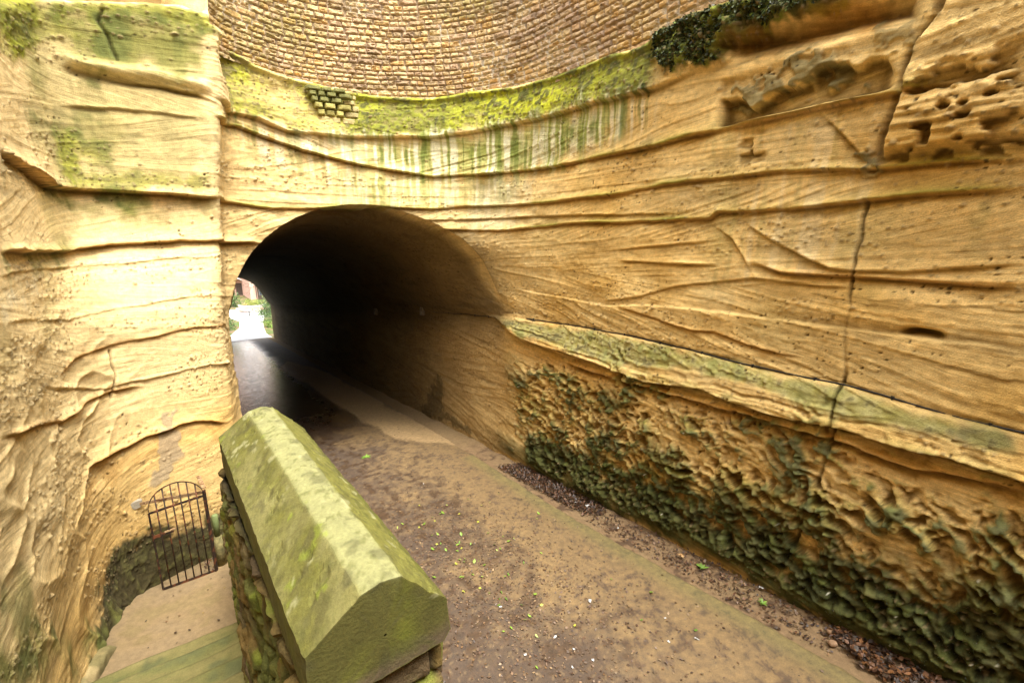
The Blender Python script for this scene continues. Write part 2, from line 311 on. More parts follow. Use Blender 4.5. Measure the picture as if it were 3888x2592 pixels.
# ---------------------------------------------------------------- materials
def new_mat(name):
    m = bpy.data.materials.new(name); m.use_nodes = True; nt = m.node_tree
    b = nt.nodes['Principled BSDF']; b.inputs['Specular IOR Level'].default_value = .25
    return m, nt, b
def N(nt, t, **kw):
    n = nt.nodes.new(t)
    for k, v in kw.items():
        if k in n.inputs: n.inputs[k].default_value = v
        else: setattr(n, k, v)
    return n
def attr_mat(name, rough=.95, grain=90., gstr=.25, bump=.35, bdist=.01, lam=0., spec=.2):
    """vertex colour 'Col' x grain noise, bumped; 'lam' adds fine bedding laminae"""
    m, nt, b = new_mat(name); L = nt.links.new
    b.inputs['Roughness'].default_value = rough; b.inputs['Specular IOR Level'].default_value = spec
    at = N(nt, 'ShaderNodeAttribute', attribute_name='Col')
    tc = N(nt, 'ShaderNodeTexCoord')
    n1 = N(nt, 'ShaderNodeTexNoise', Scale=grain, Detail=4., Roughness=.65); L(tc.outputs['Object'], n1.inputs['Vector'])
    n2 = N(nt, 'ShaderNodeTexNoise', Scale=grain*.16, Detail=5., Roughness=.6); L(tc.outputs['Object'], n2.inputs['Vector'])
    mr = N(nt, 'ShaderNodeMapRange'); mr.inputs['From Min'].default_value = .25; mr.inputs['From Max'].default_value = .75
    mr.inputs['To Min'].default_value = 1-gstr; mr.inputs['To Max'].default_value = 1+gstr
    ad = N(nt, 'ShaderNodeMath', operation='ADD'); L(n1.outputs['Fac'], ad.inputs[0]); L(n2.outputs['Fac'], ad.inputs[1])
    hf = N(nt, 'ShaderNodeMath', operation='MULTIPLY'); L(ad.outputs[0], hf.inputs[0]); hf.inputs[1].default_value = .5
    L(hf.outputs[0], mr.inputs['Value'])
    height = n1.outputs['Fac']; tint = mr.outputs['Result']
    if lam:
        al = N(nt, 'ShaderNodeAttribute', attribute_name='lam'); as_ = N(nt, 'ShaderNodeAttribute', attribute_name='sarc')
        cb = N(nt, 'ShaderNodeCombineXYZ'); m1 = N(nt, 'ShaderNodeMath', operation='MULTIPLY'); L(as_.outputs['Fac'], m1.inputs[0]); m1.inputs[1].default_value = 1.3
        m2 = N(nt, 'ShaderNodeMath', operation='MULTIPLY'); L(al.outputs['Fac'], m2.inputs[0]); m2.inputs[1].default_value = 34.
        L(m1.outputs[0], cb.inputs['X']); L(m2.outputs[0], cb.inputs['Y'])
        n3 = N(nt, 'ShaderNodeTexNoise', Scale=1., Detail=4., Roughness=.7); L(cb.outputs[0], n3.inputs['Vector'])
        r3 = N(nt, 'ShaderNodeMapRange'); r3.inputs['From Min'].default_value = .3; r3.inputs['From Max'].default_value = .7
        r3.inputs['To Min'].default_value = 1-lam; r3.inputs['To Max'].default_value = 1+lam*.7; L(n3.outputs['Fac'], r3.inputs['Value'])
        mm = N(nt, 'ShaderNodeMath', operation='MULTIPLY'); L(tint, mm.inputs[0]); L(r3.outputs['Result'], mm.inputs[1]); tint = mm.outputs[0]
        hh = N(nt, 'ShaderNodeMath', operation='MULTIPLY_ADD'); L(n3.outputs['Fac'], hh.inputs[0]); hh.inputs[1].default_value = .8; L(height, hh.inputs[2]); height = hh.outputs[0]
    mx = N(nt, 'ShaderNodeVectorMath', operation='SCALE'); L(at.outputs['Color'], mx.inputs[0]); L(tint, mx.inputs['Scale'])
    L(mx.outputs[0], b.inputs['Base Color'])
    bp = N(nt, 'ShaderNodeBump', Strength=bump, Distance=bdist); L(height, bp.inputs['Height']); L(bp.outputs[0], b.inputs['Normal'])
    return m
def noise_mat(name, c1, c2, scale=20., rough=.8, bump=.2, bdist=.01, metal=0., spec=.3, c3=None, scale3=3.):
    m, nt, b = new_mat(name); L = nt.links.new
    b.inputs['Roughness'].default_value = rough; b.inputs['Metallic'].default_value = metal; b.inputs['Specular IOR Level'].default_value = spec
    tc = N(nt, 'ShaderNodeTexCoord'); n1 = N(nt, 'ShaderNodeTexNoise', Scale=scale, Detail=5., Roughness=.62); L(tc.outputs['Object'], n1.inputs['Vector'])
    cr = N(nt, 'ShaderNodeValToRGB'); L(n1.outputs['Fac'], cr.inputs['Fac'])
    cr.color_ramp.elements[0].position = .34; cr.color_ramp.elements[1].position = .66
    cr.color_ramp.elements[0].color = (*c1, 1); cr.color_ramp.elements[1].color = (*c2, 1)
    out = cr.outputs['Color']
    if c3:
        n3 = N(nt, 'ShaderNodeTexNoise', Scale=scale3, Detail=4., Roughness=.6); L(tc.outputs['Object'], n3.inputs['Vector'])
        r3 = N(nt, 'ShaderNodeMapRange'); r3.inputs['From Min'].default_value = .5; r3.inputs['From Max'].default_value = .62; L(n3.outputs['Fac'], r3.inputs['Value'])
        mx = N(nt, 'ShaderNodeMix', data_type='RGBA'); L(r3.outputs['Result'], mx.inputs[0]); L(out, mx.inputs[6]); mx.inputs[7].default_value = (*c3, 1); out = mx.outputs[2]
    L(out, b.inputs['Base Color'])
    if bump:
        bp = N(nt, 'ShaderNodeBump', Strength=bump, Distance=bdist); L(n1.outputs['Fac'], bp.inputs['Height']); L(bp.outputs[0], b.inputs['Normal'])
    return m
def mixc(c, col, m):
    return c+(np.asarray(col)-c)*np.clip(m, 0, 1)[:, None]
M_ROCK = attr_mat('sandstone', grain=75., gstr=.40, bump=.9, bdist=.014, lam=.22)
M_BRICK = attr_mat('rubble_masonry', grain=60., gstr=.45, bump=.9, bdist=.014)
M_STONE = attr_mat('mossy_stone', grain=60., gstr=.38, bump=.6, bdist=.008)
M_GROUND = attr_mat('dusty_ground', grain=80., gstr=.42, bump=.6, bdist=.01)
M_ROAD = attr_mat('worn_asphalt', rough=.7, grain=70., gstr=.75, bump=.5, bdist=.004, spec=1.)
def _wet():
    nt = M_ROAD.node_tree; b = nt.nodes['Principled BSDF']; at = N(nt, 'ShaderNodeAttribute', attribute_name='wet'); mr = N(nt, 'ShaderNodeMapRange')
    mr.inputs['To Min'].default_value = .75; mr.inputs['To Max'].default_value = .14; nt.links.new(at.outputs['Fac'], mr.inputs['Value']); nt.links.new(mr.outputs['Result'], b.inputs['Roughness'])
_wet()
# ---------------------------------------------------------------- rock relief and colour
# name: lip height, decay above, decay below, undercut depth, undercut reach
LIP = {'L1': (.075,.10,.018,.06,.16), 'L2': (.05,.09,.018,.045,.13), 'L3': (.035,.06,.015,.03,.08), 'L4': (.06,.045,.022,.045,.10),
 'C1': (.02,.10,.01,.015,.06), 'C2': (.03,.12,.012,.02,.10), 'C3': (.045,.16,.015,.03,.10), 'C4': (.05,.05,.02,.05,.10), 'C5': (.04,.04,.015,.03,.05),
 'C6': (.02,.15,.01,.02,.10), 'C7': (.0,.05,.012,-.03,.20), 'C8': (.022,.03,.01,.02,.05), 'U3': (.06,.04,.02,.05,.08), 'U2': (.02,.08,.02,.06,.10),
 'P1': (.03,.10,.02,-.02,.1), 'P3': (.05,.05,.02,.03,.05), 'P4': (.025,.12,.012,.03,.15), 'P5': (.12,.16,.018,.09,.30), 'P6': (.085,.09,.02,.065,.22),
 'P7': (.022,.05,.012,.012,.05), 'P8': (.014,.06,.01,.01,.08), 'P9': (.026,.06,.013,.018,.08), 'P10': (.022,.06,.012,.015,.10), 'P11': (.035,.07,.015,.03,.10), 'P12': (.045,.10,.02,.045,.10)}
def lined(name, S, Z, fade=.35, wob=None):
    p = np.array(LINES[name]); zl = np.interp(S, p[:,0], p[:,1])
    w = sm(S, p[0,0]-fade*.3, p[0,0]+fade)*(1-sm(S, p[-1,0]-fade, p[-1,0]+fade*.3))
    return Z-zl-(0 if wob is None else wob), w
def relief(S, Z, X, Y, inside=False):
    """displacement towards the air, base colour, lamina coordinate.  S, Z wall coordinates; X, Y world position"""
    n = len(S); h = np.zeros(n)
    big = fbm(X*.42, Y*.42, Z*.5, 2); med = fbm(X*1.5, Y*1.5, Z*2.6, 3)
    h += big*.07+med*.026*(1-.6*(1-sm(S, 17.4, 18.2))*(S > 0))
    wob = fbm(S*1.6, Z*.5, 3.1, 3)*.035+fbm(S*9., Z*1., 8.1, 2)*.008
    strat = fbm(S*.5, Z*7.+wob*20, 4.4, 3)
    bed = np.floor(Z*1.55+wob*4); tilt = (_h(bed.astype(np.int32), bed.astype(np.int32)*0+2, bed.astype(np.int32)*0)-.5)*.55
    lam0 = Z+tilt*(S+.4*vnoise(S*.8, Z, 2.))
    for fq, am in ((4.6, .020), (12.3, .012)):
        u_ = lam0*fq+.9*vnoise(S*.35, Z*.9, fq); k_ = np.floor(u_); fr = u_-k_; k_ = k_.astype(np.int32)
        amp = am*sm(_h(k_, bed.astype(np.int32), k_*0+7)+.5*vnoise(S*.55, k_*1.7, 6.), .35, .95)
        h += amp*(np.minimum(fr/.05, 1)*(1-fr)**1.3-.3)
    h += strat*.012+fbm(X*9, Y*9, Z*12, 3)*.010
    sh = vnoise(S*2.2, Z*2., 5.)                       # lips come and go
    h *= 1-.35*(1-sm(S, 17.4, 18.2))*(S > 0)
    for k, (A, wu, wd, un, ur) in LIP.items():
        d, w = lined(k, S, Z, wob=wob*(.5 if k[0] in 'CL' else 1.))
        sel = (w > 0) & (np.abs(d) < 1.2)
        if not sel.any(): continue
        ds, ws, ss = d[sel], w[sel], sh[sel]
        lip = np.where(ds >= 0, np.exp(-ds/wu), np.exp(-(ds/wd)**2))*A*1.2*(.7+.6*ss)
        cut = np.where(ds < 0, sm(-ds, .3*wd, 2.2*wd)*np.exp(-np.maximum(-ds-2*wd, 0)/ur), 0)*un
        h[sel] += (lip-cut)*ws
    left = (1-sm(S, 18., 19.))*(S > -500)
    # moss shelf under the masonry slopes back to its foot
    d0, w0 = lined('L0', S, Z, .5, wob*.8); db, wb = lined('B', S, Z, .3, wob*.3)
    h += w0*(np.where(d0 > 0, .09-.20*sm(d0, 0, .85), .09*np.exp(-(d0/.025)**2)-.01))
    h -= wb*.75*sm(db, .0, .05)
    h += wb*.06*np.exp(-((db+.05)/.05)**2)
    # pillar crown steps back
    dt, wt = lined('TOP', S, Z, .2, wob*1.5)
    wt = wt*(1-sm(S, 17.5, 17.72))
    h -= wt*.95*sm(dt, -.04, .30)
    # rolled band between P1 and P2
    d2, w2 = lined('P2', S, Z, .2, wob); h += w2*.10*np.exp(-((d2-.10)/.11)**2); h -= w2*.05*np.exp(-((d2+.06)/.06)**2)
    # lower ledge: the wall steps out below the cable, layered band, deep groove, battered foot
    dc, wc = lined('CAB', S, Z, 1.6, wob*.4); wl = sm(S, 23.6, 26.2)
    p6 = np.array(LINES['L6']); z6 = np.interp(S, p6[:,0], p6[:,1]); pc = np.array(LINES['CAB']); zc = np.interp(S, pc[:,0], pc[:,1])
    t = np.clip((zc-Z)/np.maximum(zc-z6, .05), -1, 6); wd6 = Z-z6-wob*.8
    band = np.where(t < 0, 0, .025+.15*np.clip(t, 0, 1)**.8)
    band = band*sm(wd6, -.035, .01)+.015*(1-sm(wd6, -.035, .01))*(t > 0)
    rid = fbm(S*.35, (Z-z6+wob*1.6)*21., 2., 3)*.042*sm(t, .1, .8)*sm(wd6, -.42, -.1)
    d7, w7 = lined('L7', S, Z, .5, wob); band += np.where(d7 > 0, .085*np.exp(-d7/.045), .085*np.exp(-(d7/.02)**2))*w7; band -= .05*w7*np.exp(-((d7+.07)/.05)**2)
    band += .05*sm(-d7, .03, .5)*(t > 1)
    h += wl*(band+rid*(t > 0))
    h -= .022*np.exp(-((dc+.005)/.014)**2)*wl
    # recess with overhanging blocks, upper right
    r = sm(S, 29.85, 29.95)*(1-sm(S, 31.7, 31.95))
    h -= r*.22*sm(Z, 1.46, 1.52)*(1-sm(Z+.16*vnoise(S*2.5, Z*2, 9.)+.05*vnoise(S*8., Z*6, 9.), 1.74, 1.81))
    h -= r*.05*sm(Z, 1.46, 1.5)*(1-sm(Z, 2., 2.1))
    # buttress beyond the diagonal joint
    v2 = np.array(CRACKS['V2'])[::-1]; sb = np.interp(Z, v2[:,1], v2[:,0])
    bt = sm(S-sb, -.02, .05)*sm(Z, .76, .9); h += .20*bt
    h -= .05*np.exp(-((S-sb+.05)/.04)**2)*sm(Z, .76, .9)*(1-sm(Z, 2.2, 2.5))
    # joints
    joint = np.zeros(n)
    for k, pts in CRACKS.items():
        if k in ('V2', 'V5'): continue
        P = np.array(pts); sel = (S > P[:,0].min()-.3) & (S < P[:,0].max()+.3) & (Z > P[:,1].min()-.1) & (Z < P[:,1].max()+.1)
        if sel.any():
            d = segdist(S[sel]+.02*vnoise(S[sel]*6, Z[sel]*6, 1.), Z[sel], pts)
            wv = (.55+.45*vnoise(S[sel]*.5, Z[sel]*2.2, 7.)) if k == 'V1' else .6
            dd = np.exp(-(d/.019)**2)*wv; h[sel] -= (.085 if k != 'V5' else .03)*dd; joint[sel] = np.maximum(joint[sel], dd if k != 'V5' else 0)
    # small cave
    h -= .22*np.exp(-((S-32.48)/.15)**4-((Z+.965+.012*((S-32.48)/.15)**2)/.035)**2)
    # flowing ridges on the stair side, low
    lf = (1-sm(S, 15.3, 16.6))*sm(S, 11., 12.)*(1-sm(Z, -1.3, -.6))
    fl = 1-np.abs(vnoise(S*.9+Z*1.3, (Z-.45*S)*1.9+.5*med, 6.)); h += lf*.038*(fl**3-.3)
    lf2 = (1-sm(S, 15.5, 16.5))*sm(Z, -3.6, -2.6)*(1-sm(Z, -1.6, -.5)); h += .03*lf2*med
    # foot of the niche curves out
    h += .10*left*sm(-(Z+4.55), 0, .9)**2
    # ---------- colour
    c = np.empty((n, 3)); c[:] = (.73, .515, .205)
    f1 = fbm(X*.8, Y*.8, Z*1.3, 3); f2 = fbm(X*2.6, Y*2.6, Z*4., 3)
    c = mixc(c, (.58, .36, .10), sm(f1, -.1, .6)*.85)
    c = mixc(c, (.68, .51, .23), sm(-f1, .05, .6)*.7); c = mixc(c, (.07, .05, .03), joint*.8)
    c = mixc(c, (.72, .565, .29), left*.8*sm(Z+.5*f1+.25*(17-S), -3.4, -1.9)); c = mixc(c, (.50, .33, .12), left*(1-sm(Z+.4*f1, -4.0, -3.0))*.5)  # left wall paler: the stronger light on it is painted into the colour
    c = mixc(c, (.72, .55, .27), (1-sm(S, 24., 27.))*.6*(1-left))
    c *= (1+.16*strat+.10*f2)[:, None]
    gr = fbm(S*1.1, Z*.9, 12., 3); c = mixc(c, (.36, .33, .11), sm(gr, .25, .75)*.35*sm(Z, -3, 0))
    c *= (1-.25*sm(-strat-.25, 0, .5))[:, None]
    # iron rich undersides
    for k in ('L1', 'L2', 'L4', 'C4', 'P5', 'P6', 'P12', 'P9', 'P11', 'L7', 'C8'):
        d, w = lined(k, S, Z, wob=wob*(.5 if k[0] in 'CL' else 1.))
        c = mixc(c, (.42, .19, .030), w*np.exp(-((d+.015)/.05)**2)*.55)
        if k in ('L1', 'L2', 'L4'):
            c = mixc(c, (.26, .28, .05), w*np.where(d >= 0, np.exp(-d/.05), np.exp(-(d/.015)**2))*(.35+.5*sm(vnoise(S*1.3, 3., 3.), -.2, .5)))
    # ---------- mapped growth and staining
    gfoot = ground_z(plan(np.where(S > 0, S, 30.), Z)[1]); nz = fbm(S*3.2, Z*3.2, 21., 4); nzf = fbm(S*11., Z*11., 31., 3)
    streak = fbm(S*9.+.3*nz, Z*.55, 41., 3); streak2 = fbm(S*5.+.3*nz, Z*.3, 51., 3)
    lump = np.zeros(n); gravel = np.zeros(n); moss_h = np.zeros(n)
    wx, wy = S*3.6+.5*nz+.35*nzf, Z*4.2+.5*vnoise(S*3, Z*3, 64.)-.35*nzf
    F1, F2 = worley(wx+.35*wy, wy, 3); net = 1-sm(F2-F1, .04, .42)
    ln1 = vnoise(S*7.4+.7*nz+.5*nzf, Z*8.6+.6*nz-.3*S, 13.); ln2 = vnoise(S*15.+.9*nzf, Z*18.+.8*nz, 23.); ln3 = vnoise(S*31., Z*35., 33.)
    dome = np.clip(.5+.75*ln1, 0, 1); dome2 = np.clip(.5+.8*ln2, 0, 1); fine = ln2
    coarse = vnoise(S*2.1+.4*Z, Z*2.4, 63.)+.55*vnoise(S*4.4, Z*5.0, 66.)
    bowl = sm(F2-F1, .04, .62); E = .80*(.5-bowl)+.24*ln1+.22*ln2+.09*ln3+.42*coarse+.10; L1n = E
    shelf = w0*sm(d0+.10*nz+.16*np.maximum(streak, 0), -.06, .10)*sm(-db+.12*nz, -.03, .05)*(.12+.88*sm(S+.5*nz, 21.2, 21.8)+.62*sm(S, 18.2, 18.8)*(1-sm(S+.5*nz, 21.2, 21.8)))*(1-sm(S, 28.4, 29.1))
    sm_ = np.clip(shelf*(.92+.7*fbm(S*1.2, Z*2, 77., 4)+.4*sm(S, 21, 22)), 0, 1); h += shelf*(.03*nz+.018*nzf)
    cm = np.array((.15, .17, .018))+np.clip(.45+.9*fbm(S*1.3, Z*1.9, 71., 3)+.3*nzf, 0, 1)[:, None]*np.array((.26, .27, .0))
    cm = mixc(cm, (.035, .045, .013), sm(nzf+.6*nz, .0, .5)*.9); cm = mixc(cm, (.22, .19, .07), sm(-nzf-.5*nz, .15, .6)*.6); cm = mixc(cm, (.03, .035, .014), sm(-d0+.1+.1*nz, 0, .12)*.6); cm = mixc(cm, (.05, .06, .02), sm(S+.8*nz, 27.2, 28.4)*.7)
    c = c+(cm-c)*(sm_*.95)[:, None]; gravel = np.maximum(gravel, sm_)
    for kind, wgt, pts in REGIONS:
        soft = {'moss': .22, 'stain': .30, 'drip': .22, 'lime': .3, 'white': .3, 'dmoss': .18, 'dmoss2': .15, 'orange': .25, 'dark': .25, 'gband': .06, 'dmossL': .45, 'dmossS': .5, 'base': .15, 'grey': .12, 'honey': .25}[kind]
        q = lmask(S, Z, pts, soft)
        if (q < -2).all(): continue
        if kind == 'moss' and len(pts) > 9 and pts[0][0] > 17.6: continue
        if kind == 'moss':
            m = sm(q+nz*.7+nzf*.3, -.45, .3)*wgt*sm(q, -2, -.6)
            cm = np.array((.115, .125, .014))+np.clip(.5+.8*fbm(S*1.5, Z*1.8, 71., 3)+.25*nzf, 0, 1)[:, None]*np.array((.20, .21, .0))
            cm = mixc(cm, (.045, .055, .014), sm(nzf+.5*nz, .15, .6)*.8)
            c = c+(cm-c)*(m*.93)[:, None]; gravel = np.maximum(gravel, m); moss_h += .012*m*(nzf+.5)
        elif kind == 'stain':
            m = sm(q+nz*1.2+streak2*.9, -.5, 1.1)*wgt*sm(q, -2, -.8); c = mixc(c, (.165, .175, .035), m*.92); c = mixc(c, (.085, .105, .035), m*sm(nz+streak*.6, .0, .6)*.7)
        elif kind == 'lime':
            m = sm(q+nz*.9+streak*.6, -.7, .8)*wgt; c = mixc(c, (.46, .45, .15), m*.8); c = mixc(c, (.24, .28, .05), m*sm(nz+.6*streak2, .0, .6)*.75)
            st4 = fbm(S*13.+.4*nz, Z*.6, 57., 3); c = mixc(c, (.80, .76, .55), m*sm(st4+.4*streak, .05, .4)*.85); c = mixc(c, (.13, .18, .035), m*sm(-st4+.3*streak2, .12, .42)*.8)
        elif kind == 'drip':
            st4 = fbm(S*15.+.4*nz, Z*.7, 47., 3); m = sm(.6*streak+.35*streak2+.5*st4, .0, .38)*sm(q+.9*nz+.4*streak, -1., .9)*wgt*.85; c = mixc(c, (.12, .16, .04), m*.9)
            c = mixc(c, (.70, .63, .42), sm(-streak-.1*nzf, .12, .4)*sm(q, -1, .8)*wgt*.75)
        elif kind == 'white':
            m = sm(q+nz+streak*.9, -.3, .9)*wgt*sm(q, -2, -.6); c = mixc(c, (.70, .63, .42), m)
        elif kind == 'dmoss':
            m = sm(q+nz*.8+nzf*.5, -.25, .3); lu = sm(q+.5*nz, -.6, .9)
            h += lu*(.15+.06*ln1+.03*ln2+.02*ln3+.06*coarse); cm = np.array((.030, .045, .013))+np.clip(nzf+.35*ln1+.25*ln2, 0, 1)[:, None]*np.array((.13, .16, .015))
            c = c+(cm-c)*(m*.95)[:, None]; gravel = np.maximum(gravel, .6*m)
        elif kind == 'dmoss2':
            m = sm(L1n+nz*.4+np.clip(q, -3, .5)*.5, .44, .66)*wgt*sm(q, -1.5, 0); h += .055*m*(.5+.6*dome+.3*ln2); c = mixc(c, (.075, .085, .045), m*.9)
        elif kind == 'orange':
            m = sm(q+nz*.8, -.5, .8)*wgt; c = mixc(c, (.44, .21, .035), m*.85)
            if Z[q > -1].size and np.mean([p[1] for p in pts]) > 2: h -= .36*sm(q, -.5, 1.)
        elif kind == 'dark':
            m = sm(q+nz*1.1+nzf*.7, -.25, .6)*wgt; dm = np.array((.014, .018, .008))+np.clip(nzf+.3*nz, 0, 1)[:, None]*np.array((.06, .065, .015)); c = c+(dm-c)*(m*.93)[:, None]; h += m*(.02*nzf+.03*nz)
        elif kind == 'gband':
            m = sm(q*.6+nz*.9, -.5, .8)*wgt; cg = np.array((.43, .41, .155))+(nzf*.12)[:, None]; cg = mixc(cg, (.21, .25, .08), sm(nz+streak*.5, .1, .7)*.75)
            cg = mixc(cg, (.16, .155, .055), sm(S+1.2*nz, 31.2, 33.4)*.75); cg = mixc(cg, (.06, .065, .03), sm(nzf-.3*nz, .25, .5)*.7)
            c = c+(cg-c)*(m*.9)[:, None]; h += m*.014*nzf
        elif kind in ('dmossL', 'dmossS'):
            big_ = kind == 'dmossL'; low = sm(gfoot+1.2-Z+.25*nz, 0, .85)              # everything is green near the foot
            act = sm(q+1.3*nz+.6*coarse, -1.0, .6); th = (.42 if big_ else .60)-.80*low*act-.16*np.clip(q, -1, 1)+.22*vnoise(S*.9, Z*1.1, 68.)
            m = sm(L1n+.22*nzf, th-.14, th+.22)*act; lump = np.maximum(lump, m); strip = sm(Z-gfoot, .10, .34); halo = sm(L1n+.45*nz, th-.55, th+.05)*act
            h += act*strip*(.135*sm(E, -.6, .95)-.06*bowl*(1-.75*low)+.022*ln2*m+.012*ln3+.008*nzf-.04)*(1 if big_ else .6)
            c = mixc(c, (.36, .28, .075), halo*.6); c = mixc(c, (.15, .155, .03), halo*sm(nzf+.5*nz+.4*low, .0, .6)*.7)
            cm = np.array((.017, .025, .007))+np.clip(nzf*.7+.35*ln2+.05, 0, 1)[:, None]*np.array((.075, .09, .02)); cm = mixc(cm, (.10, .11, .05), sm(ln1+.5*nz, .3, .8)*.5)
            c = mixc(c, (.05, .054, .016), act*sm(gfoot+.62-Z+.2*nz, 0, .45)*.85)
            if not big_: cm = cm+np.array((.06, .06, .03))
            c = c+(cm-c)*(m*.92)[:, None]
        elif kind == 'base':
            m = sm(q+nz*.6, -.6, .8)*wgt*sm(S, 23., 27.); c = mixc(c, (.075, .078, .022), m*.85); c = mixc(c, (.03, .032, .014), m*sm(nz, .1, .5)*.7); h += .04*m
        elif kind == 'grey':
            m = sm(q*.6+nz*1.6, .0, .12)*sm(q, -1, 0)*wgt; c = mixc(c, (.30, .245, .17), m); h += .008*m
        elif kind == 'honey':
            a_ = sm(q, -.6, .6)*wgt; hp = vnoise(S*5.5+.6*nz, Z*9.+.6*nz, 81.)+.5*vnoise(S*12, Z*21, 82.); h -= a_*.13*sm(hp, .05, .55); h += a_*.02*vnoise(S*3, Z*34., 83.)
    h += moss_h
    # pebbles set in the sandstone, thicker in some beds
    dens = .35+.65*sm(fbm(S*.7, Z*2.4, 91., 2), -.1, .45)+gravel*.9
    pb = pebbles(S, Z, .07, .6, .010, .024, 1); pb2 = pebbles(S, Z, .21, .5, .014, .038, 2)
    on = sm(dens, .42, .75); pb2 = pb2*sm(dens+.5*vnoise(S*.8, Z*1.5, 95.), .3, .7); h += (pb*on*1.15+pb2)*(1-.5*lump)
    pm = sm(pb*on, .003, .009)+sm(pb2, .004, .014); c = mixc(c, (.22, .16, .085), np.clip(pm, 0, 1)*.6)
    pits = pebbles(S+7.7, Z, .075, .55, .005, .019, 5)*sm(fbm(S*1.3, Z*3.5, 96., 3)+.25*dens, .28, .5); h -= pits*1.4; c = mixc(c, (.05, .035, .02), sm(pits, .003, .008)*.8)
    if not inside:
        speck = pebbles(S, Z, .05, .07, .003, .008, 6)*np.maximum(lump, gravel*.6); c = mixc(c, (.7, .68, .55), sm(speck, .003, .005)*.9)
    lamc = lam0+.04*med
    return h, np.clip(c, .004, .9), lamc
# ---------------------------------------------------------------- the rock cutting (one weathered sheet) and the tunnel bore
def build_cutting():
    segs = [(0, 10.6, .09), (10.6, 13.2, .024), (13.2, 18.4, .0165), (18.4, 24.3, .0215), (24.3, 33.8, .0165), (33.8, S_END, .09)]
    s = np.concatenate([np.arange(a, b, d) for a, b, d in segs]+[[S_END]])
    z = np.concatenate([np.arange(-6.1, 3.75, .0165), np.arange(3.75, 7.6, .12)])
    S, Z = np.meshgrid(s, z, indexing='ij'); nu, nv = S.shape; S = S.ravel(); Z = Z.ravel()
    n0, a0 = plan(S, Z); nn, na = plan_normal(S, Z)
    sd = tube_sdf(n0, a0, Z); inzone = (a0 > 8.86) & (S > 17.75) & (S < 26.2)
    live = ~(inzone & (sd < -.15)) & (Z > ground_z(a0)-.2)
    W = world(n0, a0, Z); h = np.zeros(len(S)); col = np.full((len(S), 3), .3); lam = Z.copy()
    i = np.where(live)[0]
    h[i], col[i], lam[i] = relief(S[i], Z[i], W[i,0], W[i,1])
    # shade painted into the colour: recesses darkened and warmed, proud edges lightened
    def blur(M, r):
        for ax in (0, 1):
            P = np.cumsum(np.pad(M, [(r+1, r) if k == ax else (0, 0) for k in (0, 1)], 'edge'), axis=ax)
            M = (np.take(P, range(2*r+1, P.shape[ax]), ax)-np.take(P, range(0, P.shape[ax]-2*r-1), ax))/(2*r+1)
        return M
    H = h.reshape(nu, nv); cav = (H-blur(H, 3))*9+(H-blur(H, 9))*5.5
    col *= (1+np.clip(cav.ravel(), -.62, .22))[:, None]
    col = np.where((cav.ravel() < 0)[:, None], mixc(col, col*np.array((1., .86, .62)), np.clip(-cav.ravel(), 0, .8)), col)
    sf = fbm(S*7., Z*.8, 5., 3); soot_shade = np.exp(-(np.maximum(sd+.12*sf, 0)/.16)**2)*inzone*sm(a0+.3*sf, 8.9, 9.7)*sm(zrel(a0, Z)-Z_SPR, -.6, .5)*sm(S, 20.5, 22.5); col *= (1-.38*soot_shade)[:, None]  # streaky staining and shade along the mouth rim, painted together into the colour
    n1, a1 = n0+nn*h, a0+na*h
    # bring the rim of the opening onto the bore
    rim = inzone & (sd < -.012) & (sd > -.15)
    V = world(n1, a1, Z)
    F = gridfaces(nu, nv)
    bad = inzone & (sd < -.030); dead = ~live
    keep = ~bad[F].all(1) & ~dead[F].any(1)
    F = F[keep]
    zr = zrel(a0, Z)-Z_SPR; x = n0-TC
    rr = np.where(zr > 0, vault_r(x, zr), np.abs(x))+1e-6
    k = rim & (sd < -.012); f = (TH-.012)/rr
    n2 = np.where(k, TC+x*f, n1); z2 = np.where(k & (zr > 0), Z+(zr*f-zr), Z)
    V = world(np.where(k, n2+nn*h, n1), np.where(k, a1, a1), z2)
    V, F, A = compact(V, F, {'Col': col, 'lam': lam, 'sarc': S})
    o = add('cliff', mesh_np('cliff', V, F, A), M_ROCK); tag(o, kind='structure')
    # far side of the cutting, unseen, added to keep light out of the tunnel
    u = np.linspace(-1.9, 6.3, 60); v = np.linspace(-4.2, 7.6, 80); U, Vv = [q.ravel() for q in np.meshgrid(u, v, indexing='ij')]
    hb = fbm(U*.8, 3., Vv*1.6, 3)*.15
    W = world(U, -6+hb, Vv); cb = np.tile(np.array((.48, .31, .12)), (len(U), 1))*(1+.3*fbm(U, Vv*3, 2., 2))[:, None]
    o2 = add('cliff', mesh_np('cliff_back', W, gridfaces(60, 80)[:, ::-1], {'Col': cb, 'lam': Vv, 'sarc': U}), M_ROCK); tag(o2, kind='structure')
